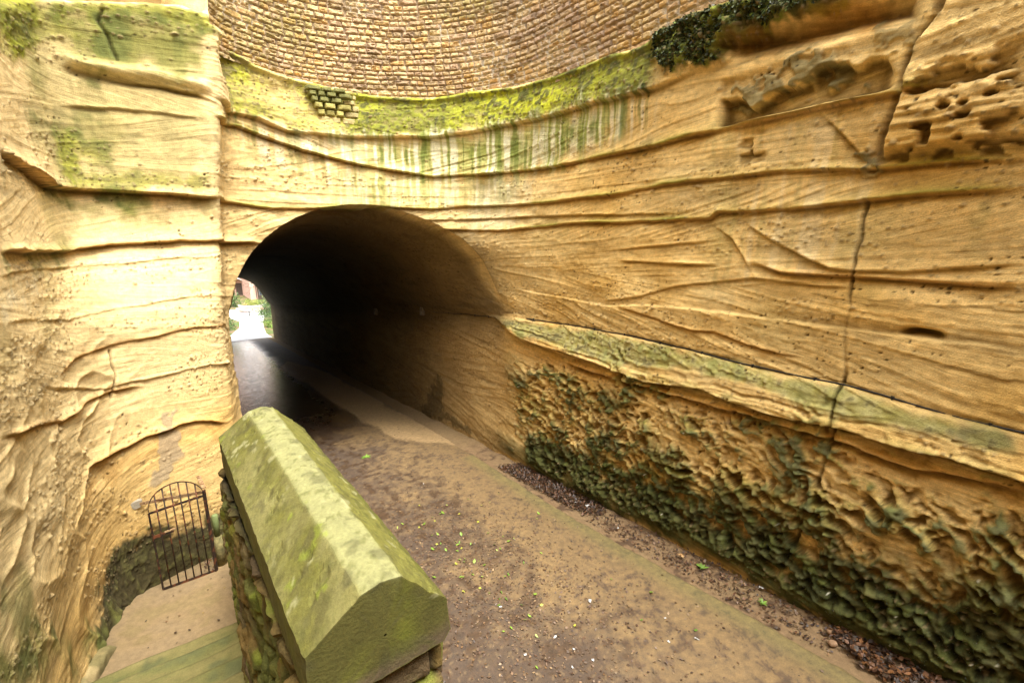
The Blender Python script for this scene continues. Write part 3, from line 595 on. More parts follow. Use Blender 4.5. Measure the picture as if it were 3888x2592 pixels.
def build_bore():
    # perimeter stations: left foot, vault, right foot;  (x across, height above springing)
    foot = -3.95
    per = [(-TH, q) for q in np.arange(foot, 0, .07)]+[(-TH*math.cos(t), TH*math.sin(t)) if t < math.pi/2 else (TH*abs(math.cos(t))**(2/1.9), TH*abs(math.sin(t))**(2/1.9)) for t in np.linspace(0, math.pi, 220)]+[(TH, q) for q in np.arange(-.026, foot, -.026)]
    per = np.array(per); nP = len(per)
    da = np.concatenate([np.arange(0, 1.2, .022), np.arange(1.2, 7, .04), np.arange(7, 16, .12), np.arange(16, 47, .4)])
    # where each station meets the sheet
    zr = per[:,1]; nq = np.minimum(TC+per[:,0], NR-.002); a_s = np.full(nP, 10.5); ss = np.full(nP, 20.)
    sg = np.linspace(17.55, 26.0, 1500)
    for it in range(4):
        zz = zr+Z_SPR-SLOPE*(a_s-11.3)
        for j in range(nP):
            nj, aj = plan(sg, np.full(len(sg), zz[j]))
            k = np.searchsorted(np.maximum.accumulate(nj), nq[j]); k = min(max(k, 1), len(sg)-1)
            ss[j] = sg[k]; a_s[j] = aj[k]
    edge = per[:,0] > TH-.012
    s89 = 25.66; lowa = (a_s < 8.9) | edge
    a_s[lowa] = 8.9; ss[lowa] = s89
    # keep neighbouring stations in step
    D, J = np.meshgrid(da, np.arange(nP), indexing='ij'); D = D.ravel(); J = J.ravel()
    A = a_s[J]+D; A = np.minimum(A, 55.6+0*A); Nn = TC+per[J,0]; Z = per[J,1]+Z_SPR-SLOPE*(A-11.3)
    up = per[J,1] > 0; L = np.sqrt(per[J,0]**2+np.where(up, per[J,1], 0)**2); nx = -per[J,0]/L; nz = np.where(up, -per[J,1]/L, 0)
    S = ss[J]-D; S = np.where((S < 19.5) , S-1000, S)
    # the right haunch draws in behind the flared mouth
    fl = np.where((per[:,0] > 0) & (per[:,1] > 0), np.sin(math.pi*np.clip(per[:,1]/TH, 0, 1)**.8), 0)[J]*.10*sm(D, .0, 2.4)
    Nn = TC+per[J,0]*(1-fl); Z = Z-per[J,1]*fl*up
    W = world(Nn, A, Z)
    h, c, lam = relief(S, Z, W[:,0], W[:,1], inside=True)
    st_ = fbm(S*7., Z*.8, 5., 3); c = c*np.array((.82, .76, .68))*(1-.66*sm(D+.35*st_, .0, .55)*sm(per[J,1], -1.2, .3))[:, None]*(1-.68*sm(D, .1, 7.))[:, None]      # tunnel shade painted into the colour with depth, plus streaky soot at the mouth
    # sheet relief at the mouth, faded in
    m = len(per); Zs = Z[:m]; As = a_s; ns_, as_ = plan(ss, Zs); Ws = world(ns_, as_, Zs)
    h0, c0, l0 = relief(ss, Zs, Ws[:,0], Ws[:,1]); pn, pa = plan_normal(ss, Zs)
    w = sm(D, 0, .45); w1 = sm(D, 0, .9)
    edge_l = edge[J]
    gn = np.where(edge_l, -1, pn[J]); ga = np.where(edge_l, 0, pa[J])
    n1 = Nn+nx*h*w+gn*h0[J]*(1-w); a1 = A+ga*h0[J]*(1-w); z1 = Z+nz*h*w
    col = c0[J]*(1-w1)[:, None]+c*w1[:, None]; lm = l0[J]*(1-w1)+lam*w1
    V = world(n1, a1, z1)
    F = gridfaces(len(da), nP)
    ok = (a1[F].max(1) < 55.7)
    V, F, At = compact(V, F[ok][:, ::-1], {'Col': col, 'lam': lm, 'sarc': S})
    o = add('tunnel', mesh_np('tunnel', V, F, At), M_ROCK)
    tag(o, 'dark arched road tunnel cut straight through the sandstone, daylight at its far end', 'tunnel')
build_cutting(); build_bore()

# ---------------------------------------------------------------- curved masonry wall on top of the rock
def build_masonry():
    P = catmull([(-.9, 9.85), (-.3, 10.0), (.32, 10.22), (.66, 10.66), (1.08, 11.25), (2.05, 11.66), (3.15, 11.58), (4.25, 11.18), (5.2, 10.42), (5.9, 9.42), (6.25, 8.35), (6.34, 7.2), (6.34, 5.2), (6.34, 3.2)])
    arc = np.concatenate([[0], np.cumsum(np.linalg.norm(np.diff(P, axis=0), axis=1))])
    u = np.arange(0, arc[-1], .0125); z = np.arange(2.72, 5.9, .0105)
    # course heights
    cz = [2.60]; r = np.random.default_rng(5)
    while cz[-1] < 6.1: cz.append(cz[-1]+(.135 if len(cz) < 6 else .108)*r.uniform(.82, 1.2))
    cz = np.array(cz)
    U, Z = [q.ravel() for q in np.meshgrid(u, z, indexing='ij')]
    n0, a0 = np.interp(U, arc, P[:,0]), np.interp(U, arc, P[:,1])
    t0, t1 = np.interp(U+.05, arc, P[:,0])-np.interp(U-.05, arc, P[:,0]), np.interp(U+.05, arc, P[:,1])-np.interp(U-.05, arc, P[:,1])
    L = np.hypot(t0, t1)+1e-9; nn, na = t1/L, -t0/L
    Zw = Z+.018*vnoise(U*1.3, Z*2, 1.)+.006*vnoise(U*7, Z*9, 2.)
    ci = np.clip(np.searchsorted(cz, Zw)-1, 0, len(cz)-2)
    zb, zt = cz[ci], cz[ci+1]
    bl = .20+.11*_h(ci, ci*0+3, ci*0); off = _h(ci, ci*0+5, ci*0)*3
    Uw = U+.012*vnoise(U*6, Z*14, 4.)
    q = (Uw+off)/bl; q = q+.22*np.sin(q*2.1+ci); bi = np.floor(q).astype(int); fu = q-bi
    du = np.minimum(fu, 1-fu)*bl; dz = np.minimum(Zw-zb, zt-Zw)
    ed = np.minimum(du, dz*1.15); face = sm(ed, .009, .026)
    rb = _h(bi, ci, bi*0+9); rb2 = _h(bi, ci, bi*0+19); rb3 = _h(bi, ci, bi*0+29)
    rough = fbm(U*13., Z*19., rb*50, 3)
    h = face*(.040+.014*rb2+.022*rough)+.006*fbm(U*30, Z*30, 2., 2)
    h -= face*.035*sm(fbm(U*9., Z*24., 7+rb*9, 2), .25, .5)
    h += .04*fbm(U*.5, Z*.6, 9., 2)
    c = np.empty((len(U), 3)); c[:] = (.57, .415, .22)
    c = mixc(c, (.58, .43, .21), sm(rb, .45, .75)); c = mixc(c, (.38, .25, .16), sm(rb2, .65, .85)*.7); c = mixc(c, (.52, .31, .10), sm(rb3, .75, .9)*.7)
    c = mixc(c, (.23, .16, .09), sm(rough, .15, .5)*.6)
    g = fbm(U*.55, Z*.8, 61., 3); c = mixc(c, (.24, .22, .06), sm(g+.35*rough, .0, .5)*.55*sm(U, 1, 3)*(1-sm(U, 8, 10)))
    c = mixc(c, (.30, .22, .19), sm(fbm(U*.9, Z*1.2, 66., 2), .1, .5)*.35*sm(U, 6., 9.))
    mort = 1-face; lm = sm(fbm(U*1.1, Z*1.6, 71., 2)+.6*np.exp(-((U-7.6)/1.)**2-((Z-4.3)/.7)**2), .18, .4)
    mc = np.where(lm[:, None] > .5, np.array((.55, .50, .40)), np.array((.30, .22, .14))); c = c+(mc-c)*(mort*.8)[:, None]
    dark = sm(fbm(U*2., Z*6., 81., 3), .2, .5)*.45; c = mixc(c, (.10, .075, .05), dark*face)
    V = world(n0+nn*h, a0+na*h, Z)
    F = gridfaces(len(u), len(z))
    # foot of the wall follows the rock shelf
    pb = np.array(LINES['B']); so = np.interp(a0*0+U, [0, .9, 2.1, 2.55, 3.2, 4.3, 5.45, 6.6, 7.8, 9.0, 10.1, 11.2, 13.2, 15.2], [16.6, 17.1, 17.6, 18.1, 19.1, 20.1, 21.2, 22.3, 23.4, 24.5, 25.6, 26.8, 29, 31])
    zb_ = np.interp(so, pb[:,0], pb[:,1])-.16; zb_ = np.where(U < 2.1, 3.3, zb_)
    keep = ((Z > zb_) & (U > 1.55))[F].all(1)
    V, F, A = compact(V, F[keep], {'Col': np.clip(c, .01, .8)})
    w = thing('masonry_wall', world(3.1, 11.6, 3.0).tolist(), 'curved wall of small rough brown stone courses above the mossy rock shelf', 'wall')
    o = add('courses', mesh_np('courses', V-np.array(w.location), F, A), M_BRICK, w)
    # corbelled infill blocks under the wall, left of the green moss
    r = np.random.default_rng(8); vs = []; fs = []; cs = []
    def block(s0, s1, z0, z1, out, colr):
        m = 9; uu = np.linspace(-1, 1, m); G = []
        b = len(vs)
        for iy in range(m):
            for ix in range(m):
                x, y = uu[ix], uu[iy]; s_ = (s0+s1)/2+(s1-s0)/2*x; z_ = (z0+z1)/2+(z1-z0)/2*y
                n_, a_ = plan(np.array([s_]), np.array([z_])); gn, ga = plan_normal(np.array([s_]), np.array([z_]))
                e = (1-x**8)*(1-y**8); d = -.03+(.03+out)*sm(np.array([e]), 0, .5)[0]+.018*float(fbm(s_*9, z_*11, out*40, 2))*e
                G.append((n_[0]+gn[0]*d, a_[0]+ga[0]*d, z_)); cs.append(np.array(colr)*(1+.35*float(fbm(s_*8, z_*12, 5., 2))))
        vs.extend(G)
        for iy in range(m-1):
            for ix in range(m-1): k = b+iy*m+ix; fs.append((k, k+1, k+1+m, k+m))
    zz = 2.46; rows = [(.15, 20.72, 21.55), (.13, 20.66, 21.56), (.13, 20.6, 21.55), (.11, 20.55, 21.5), (.10, 20.5, 21.5), (.10, 20.45, 21.3)]
    for i, (hh, s0, s1) in enumerate(rows):
        s_ = s0
        while s_ < s1-.06:
            l = r.uniform(.16, .34); e = min(s_+l, s1); mossy = s_ < 21.02+.04*i-.0 and i > 0
            base = (.20, .20, .07) if mossy and i > 2 else ((.38, .34, .11) if mossy else (.48, .40, .18))
            block(s_+.008, e-.008, zz+.006, zz+hh-.006, (.07+.02*i if mossy else .04)+r.uniform(-.015, .015), base); s_ = e
        zz += hh
    V = world(*np.array(vs).T)-np.array(w.location)
    add('corbel_blocks', mesh_np('corbel_blocks', V, np.array(fs), {'Col': np.clip(np.array(cs), .01, .8)}), M_BRICK, w)['label'] = 'patch of bigger mossy blocks stepping out below the courses'
build_masonry()

# ---------------------------------------------------------------- ground, road
OUT_A = [-60, 55.6, 57., 61, 66, 75, 140, 400]
def gz(a):
    a = np.asarray(a, float)
    return np.where(a < 55.6, ground_z(a), np.interp(a, [55.6, 57, 61, 66, 75, 140, 400], [-10.745, -10.7, -10.2, -9.7, -9.72, -9.5, -9.4]))
PATCH = [(5.65, 10.4), (5.2, 11.6), (4.45, 13.0), (4.21, 15.7), (4.07, 19.7), (3.94, 24.8), (3.48, 30.8), (4.48, 34.3), (5.5, 28.2), (5.6, 22.8), (5.6, 17.7), (5.6, 13.7)]
PILE1 = [(5.60, 8.9), (6.15, 8.6), (6.15, 7.2), (6.12, 5.7), (5.85, 5.5), (5.60, 5.8), (5.58, 7.0), (5.55, 8.1)]
PILE2 = [(5.9, 1.75), (6.2, 1.7), (6.2, .4), (5.62, .4), (5.62, 1.28)]
def road_edge(a): return np.interp(a, [-6, 1.2, 2.6, 4., 6., 8.7, 10.9, 14, 23, 56], [5.5, 5.5, 5.49, 5.45, 5.42, 5.52, 5.62, 5.68, 5.72, 5.7])+.03*vnoise(np.asarray(a)*2.2, 1., 5.)+.012*vnoise(np.asarray(a)*11., 2., 5.)
def build_ground():
    n = np.unique(np.concatenate([np.linspace(-300, -9, 14), np.arange(-8.5, -2.2, .6), np.arange(-2.1, 6.45, .03), np.arange(6.6, 14, .6), np.linspace(15, 300, 14)]))
    a = np.unique(np.concatenate([np.linspace(-60, -7, 10), np.arange(-6.5, 0, .25), np.arange(0, 14, .03), np.arange(14, 60, .18), np.arange(60, 90, .5), np.linspace(92, 400, 20)]))
    Nn, A = [q.ravel() for q in np.meshgrid(n, a, indexing='ij')]
    Z = gz(A)+.012*fbm(Nn*1.5, A*1.5, 0., 3)*(A < 56)+.006*fbm(Nn*8, A*8, 0., 2)*(A < 56)
    Z = Z-.03*(Nn > .3)*(Nn < 5.2)*(A < 56)                     # bed under the road
    Z = Z+.05*sm(Nn, 5.75, 6.25)*(A < 56)*sm(vnoise(A*1.2, 2., 1.), -.5, .6)
    Z = Z+.06*(1-sm(Nn, -1.6, -1.0))*(A < 9.2)*(Nn > -2.4)
    c = np.empty((len(Nn), 3)); c[:] = (.30, .21, .105)
    f = fbm(Nn*2.2, A*2.2, 3., 4); f2 = fbm(Nn*9, A*9, 4., 3)
    right = sm(Nn, 4.8, 5.2)*(A < 56)
    c = mixc(c, (.26, .165, .09), right*(.6+.5*f)); c = mixc(c, (.34, .235, .115), right*sm(A, 9, 12)*.7)
    c = mixc(c, (.085, .052, .032), right*sm(f2+.5*f, .1, .5)*.8*(1-sm(A, 9, 12)))
    lft = (1-sm(Nn, -.2, .3))*(A < 56); c = mixc(c, (.27, .195, .105), lft*sm(f+.2, -.3, .4)*.8); c = mixc(c, (.22, .17, .07), lft*sm(-f-.15+.3*f2, 0, .4)*.5)
    c = mixc(c, (.10, .095, .04), lft*sm(A, 8.7, 9.3)*.6)
    o_ = (A > 56).astype(float); c = mixc(c, (.10, .13, .035), o_*sm(f, -.5, .2)); c = mixc(c, (.22, .15, .09), o_*sm(-f, .1, .4))
    c[Nn > -4] *= .78
    o = add('ground', mesh_np('ground', world(Nn, A, Z), gridfaces(len(n), len(a)), {'Col': np.clip(c, .01, .8)}), M_GROUND); tag(o, kind='structure')
    # road sheet
    t = np.linspace(0, 1, 190); a = np.unique(np.concatenate([np.arange(-6, 0, .2), np.arange(0, 14.5, .028), np.arange(14.5, 56.2, .12)]))
    T, A = [q.ravel() for q in np.meshgrid(t, a, indexing='ij')]
    lo = np.where(A < 9.6, .34, .42); hi = road_edge(A); Nn = lo+(hi-lo)*T
    Z = gz(A)+.016+.007*fbm(Nn*3, A*3, 9., 2)*(1-sm(A, 9, 13))-.03*sm(T, .985, 1.)
    f = fbm(Nn*1.3, A*.9, 13., 4); f2 = fbm(Nn*7, A*7, 14., 4); f3 = fbm(Nn*22, A*22, 15., 3)
    c = np.empty((len(Nn), 3)); c[:] = (.215, .155, .068)
    wet = sm(f*.55+f2*.35+(3.95-Nn)*.42+.25*sm(4-A, 0, 3), -.15, .55)
    c = mixc(c, (.062, .038, .019), wet*.95)
    c = mixc(c, (.075, .045, .023), sm(f2*.6+f3*.6, .15, .26)*.75)                        # damp blots
    c = mixc(c, (.30, .235, .12), sm(f3, .3, .55)*.35)
    c = mixc(c, (.19, .19, .06), np.exp(-((Nn-hi+.16)/.2)**2)*(A < 10)*.55)
    q = lmask(Nn, A, PATCH, .12, 2.); c = mixc(c, (.43, .33, .18), sm(q*.55+.45*f2+.25*f3+1.1*f, -.35, .35)*.9)
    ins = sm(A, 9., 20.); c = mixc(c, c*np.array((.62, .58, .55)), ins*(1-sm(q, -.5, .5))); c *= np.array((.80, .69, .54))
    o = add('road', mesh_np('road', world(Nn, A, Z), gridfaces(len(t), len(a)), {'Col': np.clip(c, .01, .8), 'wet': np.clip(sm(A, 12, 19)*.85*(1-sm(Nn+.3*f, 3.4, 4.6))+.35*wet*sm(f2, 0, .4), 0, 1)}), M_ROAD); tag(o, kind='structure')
    # pale path outside the far mouth, bending to the right then left
    a = np.concatenate([np.arange(56., 70, .25), np.arange(70, 74, .5)]); V = []; k = 24
    cl = np.interp(a, [56, 58, 61, 64, 67, 70, 74], [3.6, 3.9, 4.6, 4.9, 4.6, 3.6, 2.6]); hw = np.interp(a, [56, 58, 61, 64, 67, 70, 74], [2.5, 1.8, 1.2, 1.3, 2.3, 3.5, 4.5])
    for i in range(len(a)):
        for j in range(k):
            nn = cl[i]+hw[i]*(2*j/(k-1)-1); V.append((nn, a[i], gz(a[i])+.022))
    V = world(*np.array(V).T)
    o = add('path', mesh_np('path', V, gridfaces(len(a), k), {'Col': np.tile((.62, .60, .56), (len(V), 1))}), M_GROUND); tag(o, kind='structure')
build_ground()
# ---------------------------------------------------------------- stair parapet: dressed coping on a rubble wall
def build_parapet():
    org = np.array(world(.4, 2.7, -3.2)); t = thing('parapet_wall', org.tolist(), 'mossy stone parapet with a chamfered coping block on rubble masonry beside the stair', 'wall')
    # axis of the coping
    p0 = np.array((.447, 1.56)); p1 = np.array((.285, 3.95))
    prof = np.array([(-.30,-1.70), (-.302,-1.47), (-.085,-1.315), (.0,-1.298), (.085,-1.318), (.285,-1.535), (.30,-1.70), (.265,-1.745), (-.27,-1.745)])
    # densify the outline
    out = []
    for i in range(len(prof)):
        a, b = prof[i], prof[(i+1) % len(prof)]; m = max(2, int(np.linalg.norm(b-a)/.011))
        for k in range(m):
            out.append(a+(b-a)*k/m)
    out = np.array(out)
    cen = np.array((0, -1.55)); m = len(out)
    sl = np.linspace(0, 1, 130); rows = []
    ring = [(sl[0], .02), (sl[0], .3), (sl[0], .6), (sl[0], .85), (sl[0], .97)]+[(q, 1.) for q in sl]+[(1., .97), (1., .8), (1., .5), (1., .02)]
    V = []; cc = []
    for q, sc_ in ring:
        o2 = cen+(out-cen)*sc_; end = (1-sc_)*0
        ax = p0+(p1-p0)*q
        dn = (p1-p0)/np.linalg.norm(p1-p0); px = np.array((dn[1], -dn[0]))
        drop = .012*sm(np.array([abs(q-.5)]), .485, .5)[0]
        o3 = cen+(o2-cen)*(1-drop)
        V.append(np.stack([ax[0]+px[0]*o3[:,0], ax[1]+px[1]*o3[:,0], o3[:,1]], 1))
    V = np.array(V); nr = len(ring); V = V.reshape(-1, 3)
    n_, a_, z_ = V.T; w = np.tile(np.arange(m), nr)
    d = .004*fbm(n_*9, a_*9, z_*9, 3)+.004*fbm(n_*28, a_*28, z_*28, 2)
    chip = sm(fbm(n_*11, a_*11, z_*11, 3), .34, .55)*.012; topc = z_ > -1.5
    z_ = z_+d-chip*(z_ > -1.6); n_ = n_+d*.7
    f = fbm(n_*2.6, a_*2.6, z_*4, 4); ff = fbm(n_*12, a_*12, z_*16, 3); lamn = fbm(n_*3+a_*5, (n_*4-a_*3)*5, z_*3, 3)*.6+.5*fbm(n_*15, a_*15, z_*15, 3)
    c = np.empty((len(V), 3)); c[:] = (.20, .185, .085)
    u = np.concatenate([out[:,0]]*nr)
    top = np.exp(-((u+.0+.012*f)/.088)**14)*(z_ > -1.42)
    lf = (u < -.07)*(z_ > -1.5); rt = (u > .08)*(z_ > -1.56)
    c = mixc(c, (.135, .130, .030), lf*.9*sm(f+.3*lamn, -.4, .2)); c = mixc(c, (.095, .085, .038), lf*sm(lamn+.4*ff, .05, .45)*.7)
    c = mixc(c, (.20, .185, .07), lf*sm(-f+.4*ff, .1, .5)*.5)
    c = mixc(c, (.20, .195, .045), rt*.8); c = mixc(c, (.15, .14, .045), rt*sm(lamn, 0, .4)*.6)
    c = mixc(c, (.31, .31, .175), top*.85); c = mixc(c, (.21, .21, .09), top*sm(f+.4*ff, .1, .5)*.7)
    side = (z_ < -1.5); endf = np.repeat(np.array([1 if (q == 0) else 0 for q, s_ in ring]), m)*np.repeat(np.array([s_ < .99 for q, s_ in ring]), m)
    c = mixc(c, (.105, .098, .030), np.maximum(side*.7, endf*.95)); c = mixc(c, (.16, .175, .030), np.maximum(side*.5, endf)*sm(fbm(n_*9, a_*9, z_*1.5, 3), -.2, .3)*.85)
    c = mixc(c, (.15, .105, .092), np.maximum(endf, 0)*sm(-(z_+1.635)+.10*f, -.02, .06)*.75)
    c = mixc(c, (.24, .30, .03), sm(ff+.5*f, .42, .6)*.5*lf)
    c = mixc(c, (.08, .075, .04), sm(-ff-.2*f, .32, .5)*.5); lich = fbm(n_*16+3, a_*16, z_*16, 3); c = mixc(c, (.42, .41, .28), sm(lich, .38, .48)*.6*(z_ > -1.5)*sm(f, -.3, .2)); c = mixc(c, (.10, .10, .03), sm(fbm(n_*26, a_*26, z_*26, 3), .2, .5)*.55); c = c*(.72-.02*endf)[:, None]*np.array((1., 1., .78))
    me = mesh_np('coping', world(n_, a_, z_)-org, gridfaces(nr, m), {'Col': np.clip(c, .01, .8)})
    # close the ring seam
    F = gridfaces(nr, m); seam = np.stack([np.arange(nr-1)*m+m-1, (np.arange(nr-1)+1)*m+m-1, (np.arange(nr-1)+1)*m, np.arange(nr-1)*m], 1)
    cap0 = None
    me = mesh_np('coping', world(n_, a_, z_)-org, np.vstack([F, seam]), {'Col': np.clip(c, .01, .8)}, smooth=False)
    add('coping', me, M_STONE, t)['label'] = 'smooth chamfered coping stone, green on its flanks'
    # rubble below
    def rubble(name, pts, top, wdt, label=None):
        # outline in plan around a centre line; courses of irregular blocks
        per = []; nrm = []
        for (a, b, nx, ny) in pts:
            a, b = np.array(a), np.array(b); L = np.linalg.norm(b-a); k = max(2, int(L/.016))
            for q in range(k): per.append(a+(b-a)*q/k); nrm.append((nx, ny))
        per = np.array(per); nrm = np.array(nrm, float); k = len(per)
        for _ in range(6): nrm = .25*np.roll(nrm, 1, 0)+.5*nrm+.25*np.roll(nrm, -1, 0)
        L = np.concatenate([[0], np.cumsum(np.linalg.norm(np.diff(per, axis=0), axis=1))])
        v = np.linspace(0, 1, 250); U, T = np.meshgrid(np.arange(k), v, indexing='ij'); U = U.ravel(); T = T.ravel()
        n0, a0 = per[U,0], per[U,1]; zt = top(a0); zb = gz(a0)-.1; Z = zb+(zt-zb)*T; S = L[U]
        zz = Z+.02*vnoise(S*3, Z*4, 1.); ch = .17; ci = np.floor(zz/ch+.25*np.floor(zz)).astype(int); fz = zz/ch+.25*np.floor(zz)-ci
        q = S/.34+_h(ci, ci, ci)*7; q = q+.25*np.sin(q*3+ci); bi = np.floor(q).astype(int); fu = q-bi
        ed = np.minimum(np.minimum(fu, 1-fu)*.34, np.minimum(fz, 1-fz)*ch); face = sm(ed, .0, .035); r1 = _h(bi, ci, ci*0+4); r2 = _h(bi, ci, ci*0+14)
        rg = fbm(S*7, Z*7, r1*40, 4); h = face*(.035+.03*r1+.035*rg)+.01*rg+.04*fbm(S*1.2, Z*1.2, 3., 2)+.10*(1-sm(T, 0, .7))*0
        c = np.empty((len(S), 3)); c[:] = (.095, .075, .026); c = mixc(c, (.19, .12, .035), sm(r1, .6, .85)*.7); c = mixc(c, (.12, .08, .05), sm(r2, .7, .9)*.6)
        c = mixc(c, (.09, .105, .022), sm(fbm(S*2.2, Z*2.2, 9., 3)+.3*rg, -.1, .4)*.8); c = mixc(c, (.025, .022, .012), (1-face)*.7)
        c = mixc(c, (.20, .25, .03), sm(fbm(S*6, Z*6, 19., 3), .25, .5)*.5)
        V = world(n0+nrm[U,0]*h, a0+nrm[U,1]*h, Z)-org
        F = gridfaces(k, 250); sm_ = np.stack([(k-1)*250+np.arange(249), np.arange(249), np.arange(249)+1, (k-1)*250+np.arange(249)+1], 1)
        o = add(name, mesh_np(name, V, np.vstack([F, sm_])[:, ::-1], {'Col': np.clip(c, .008, .8)}), M_BRICK, t)
        if label: o['label'] = label
    rubble('rubble_wall', [((.70, 1.66), (.19, 1.66), 0, -1), ((.19, 1.66), (-.0, 3.9), -1, 0), ((-.0, 3.9), (.52, 3.9), 0, 1), ((.52, 3.9), (.70, 1.66), 1, 0)], lambda a: -1.735+0*a, .5)
    rubble('stair_wall', [((.52, 3.97), (-.01, 3.97), 0, -1), ((-.01, 3.97), (-.03, 7.9), -1, 0), ((-.03, 7.9), (.50, 7.9), 0, 1), ((.50, 7.9), (.52, 3.97), 1, 0)], lambda a: np.interp(a, [3.97, 7.9], [-2.1, -4.35]), .4, 'lower rubble wall running on down to the gate')
build_parapet()

# ---------------------------------------------------------------- worn stone stair and the rock kerb beside it
def build_stair():
    org = world(-.7, 5.5, -4.6); t = thing('stone_stair', org.tolist(), 'worn green stone stair coming down between the parapet and the left rock face', 'stair')
    for k in range(14):
        a1 = 6.42-.42*k; z1 = -5.03+.185*k
        nn = np.linspace(-1.78, .16, 90); cs_ = [(a1+.0, z1-.30), (a1+.0, z1-.03), (a1-.012, z1-.008), (a1-.035, z1)]+[(a1-.05-.03*i, z1) for i in range(15)]+[(a1-.53, z1-.02)]
        U, J = np.meshgrid(nn, np.arange(len(cs_)), indexing='ij'); U = U.ravel(); J = J.ravel(); cs2 = np.array(cs_)
        A = cs2[J,0]+.02*vnoise(U*2+k*3, 1., 1.)-.07*sm(-U, 1.0, 1.8); Z = cs2[J,1]-.022*np.exp(-((U+.75)/.55)**2)+.006*fbm(U*6, A*9, k*1., 2)
        l = .6*fbm(U*1.1, A*11, k*2., 3)+.5*fbm(U*2., A*3., 5., 3); f = fbm(U*3, A*3, 5.+k, 3)
        c = np.empty((len(U), 3)); c[:] = (.19, .165, .06); c = mixc(c, (.125, .135, .04), sm(.5*l+.7*f, -.1, .5)*.7); c = mixc(c, (.24, .205, .08), sm(-l+.4*f, .1, .6)*.5); c = mixc(c, (.10, .11, .05), sm(f, .25, .5)*.6)
        c = mixc(c, (.07, .075, .03), (J < 3)*.3)*.82; c = mixc(c, (.12, .13, .05), sm(U, -.15, .12)*.6)
        add('step', mesh_np('step', world(U, A, Z)-org, gridfaces(len(nn), len(cs_)), {'Col': np.clip(c, .01, .8)}), M_STONE, t)
    # rough rib of bedrock left along the wall foot
    s = np.linspace(0, 1, 60); ang = np.linspace(0, math.pi, 18); A_ = np.array([(-1.83, 5.6), (-1.80, 6.25), (-1.74, 6.75), (-1.63, 7.12), (-1.55, 7.28)]); V = []
    P = catmull(A_, 15); P = P[np.linspace(0, len(P)-1, 60).astype(int)]
    for i in range(60):
        for th in ang:
            w = .17*(1-.75*s[i]**6); hh = (.16+.16*(1-s[i]))*(1-.8*s[i]**8); ce, se = math.cos(th), math.sin(th)
            V.append((P[i,0]+w*math.copysign(abs(ce)**.6, ce), P[i,1], gz(P[i,1])-.02+hh*se**.45))
    V = np.array(V); d = fbm(V[:,0]*8, V[:,1]*5, V[:,2]*8, 3)*.035; V[:,0] += d; V[:,2] += d*.7
    f = fbm(V[:,0]*5, V[:,1]*5, V[:,2]*5, 3); c = mixc(np.tile((.36, .28, .13), (len(V), 1)), (.12, .11, .04), sm(f+.2, -.1, .4)*.7); c = mixc(c, (.05, .045, .02), sm(gz(V[:,1])+.12-V[:,2], -.03, .1)*.7)
    k = add('rock_kerb', mesh_np('rock_kerb', world(*V.T), gridfaces(60, 18), {'Col': np.clip(c, .01, .8)}), M_STONE); tag(k, 'low rough rib of sandstone along the foot of the left rock face beside the bottom step', 'kerb')
build_stair()

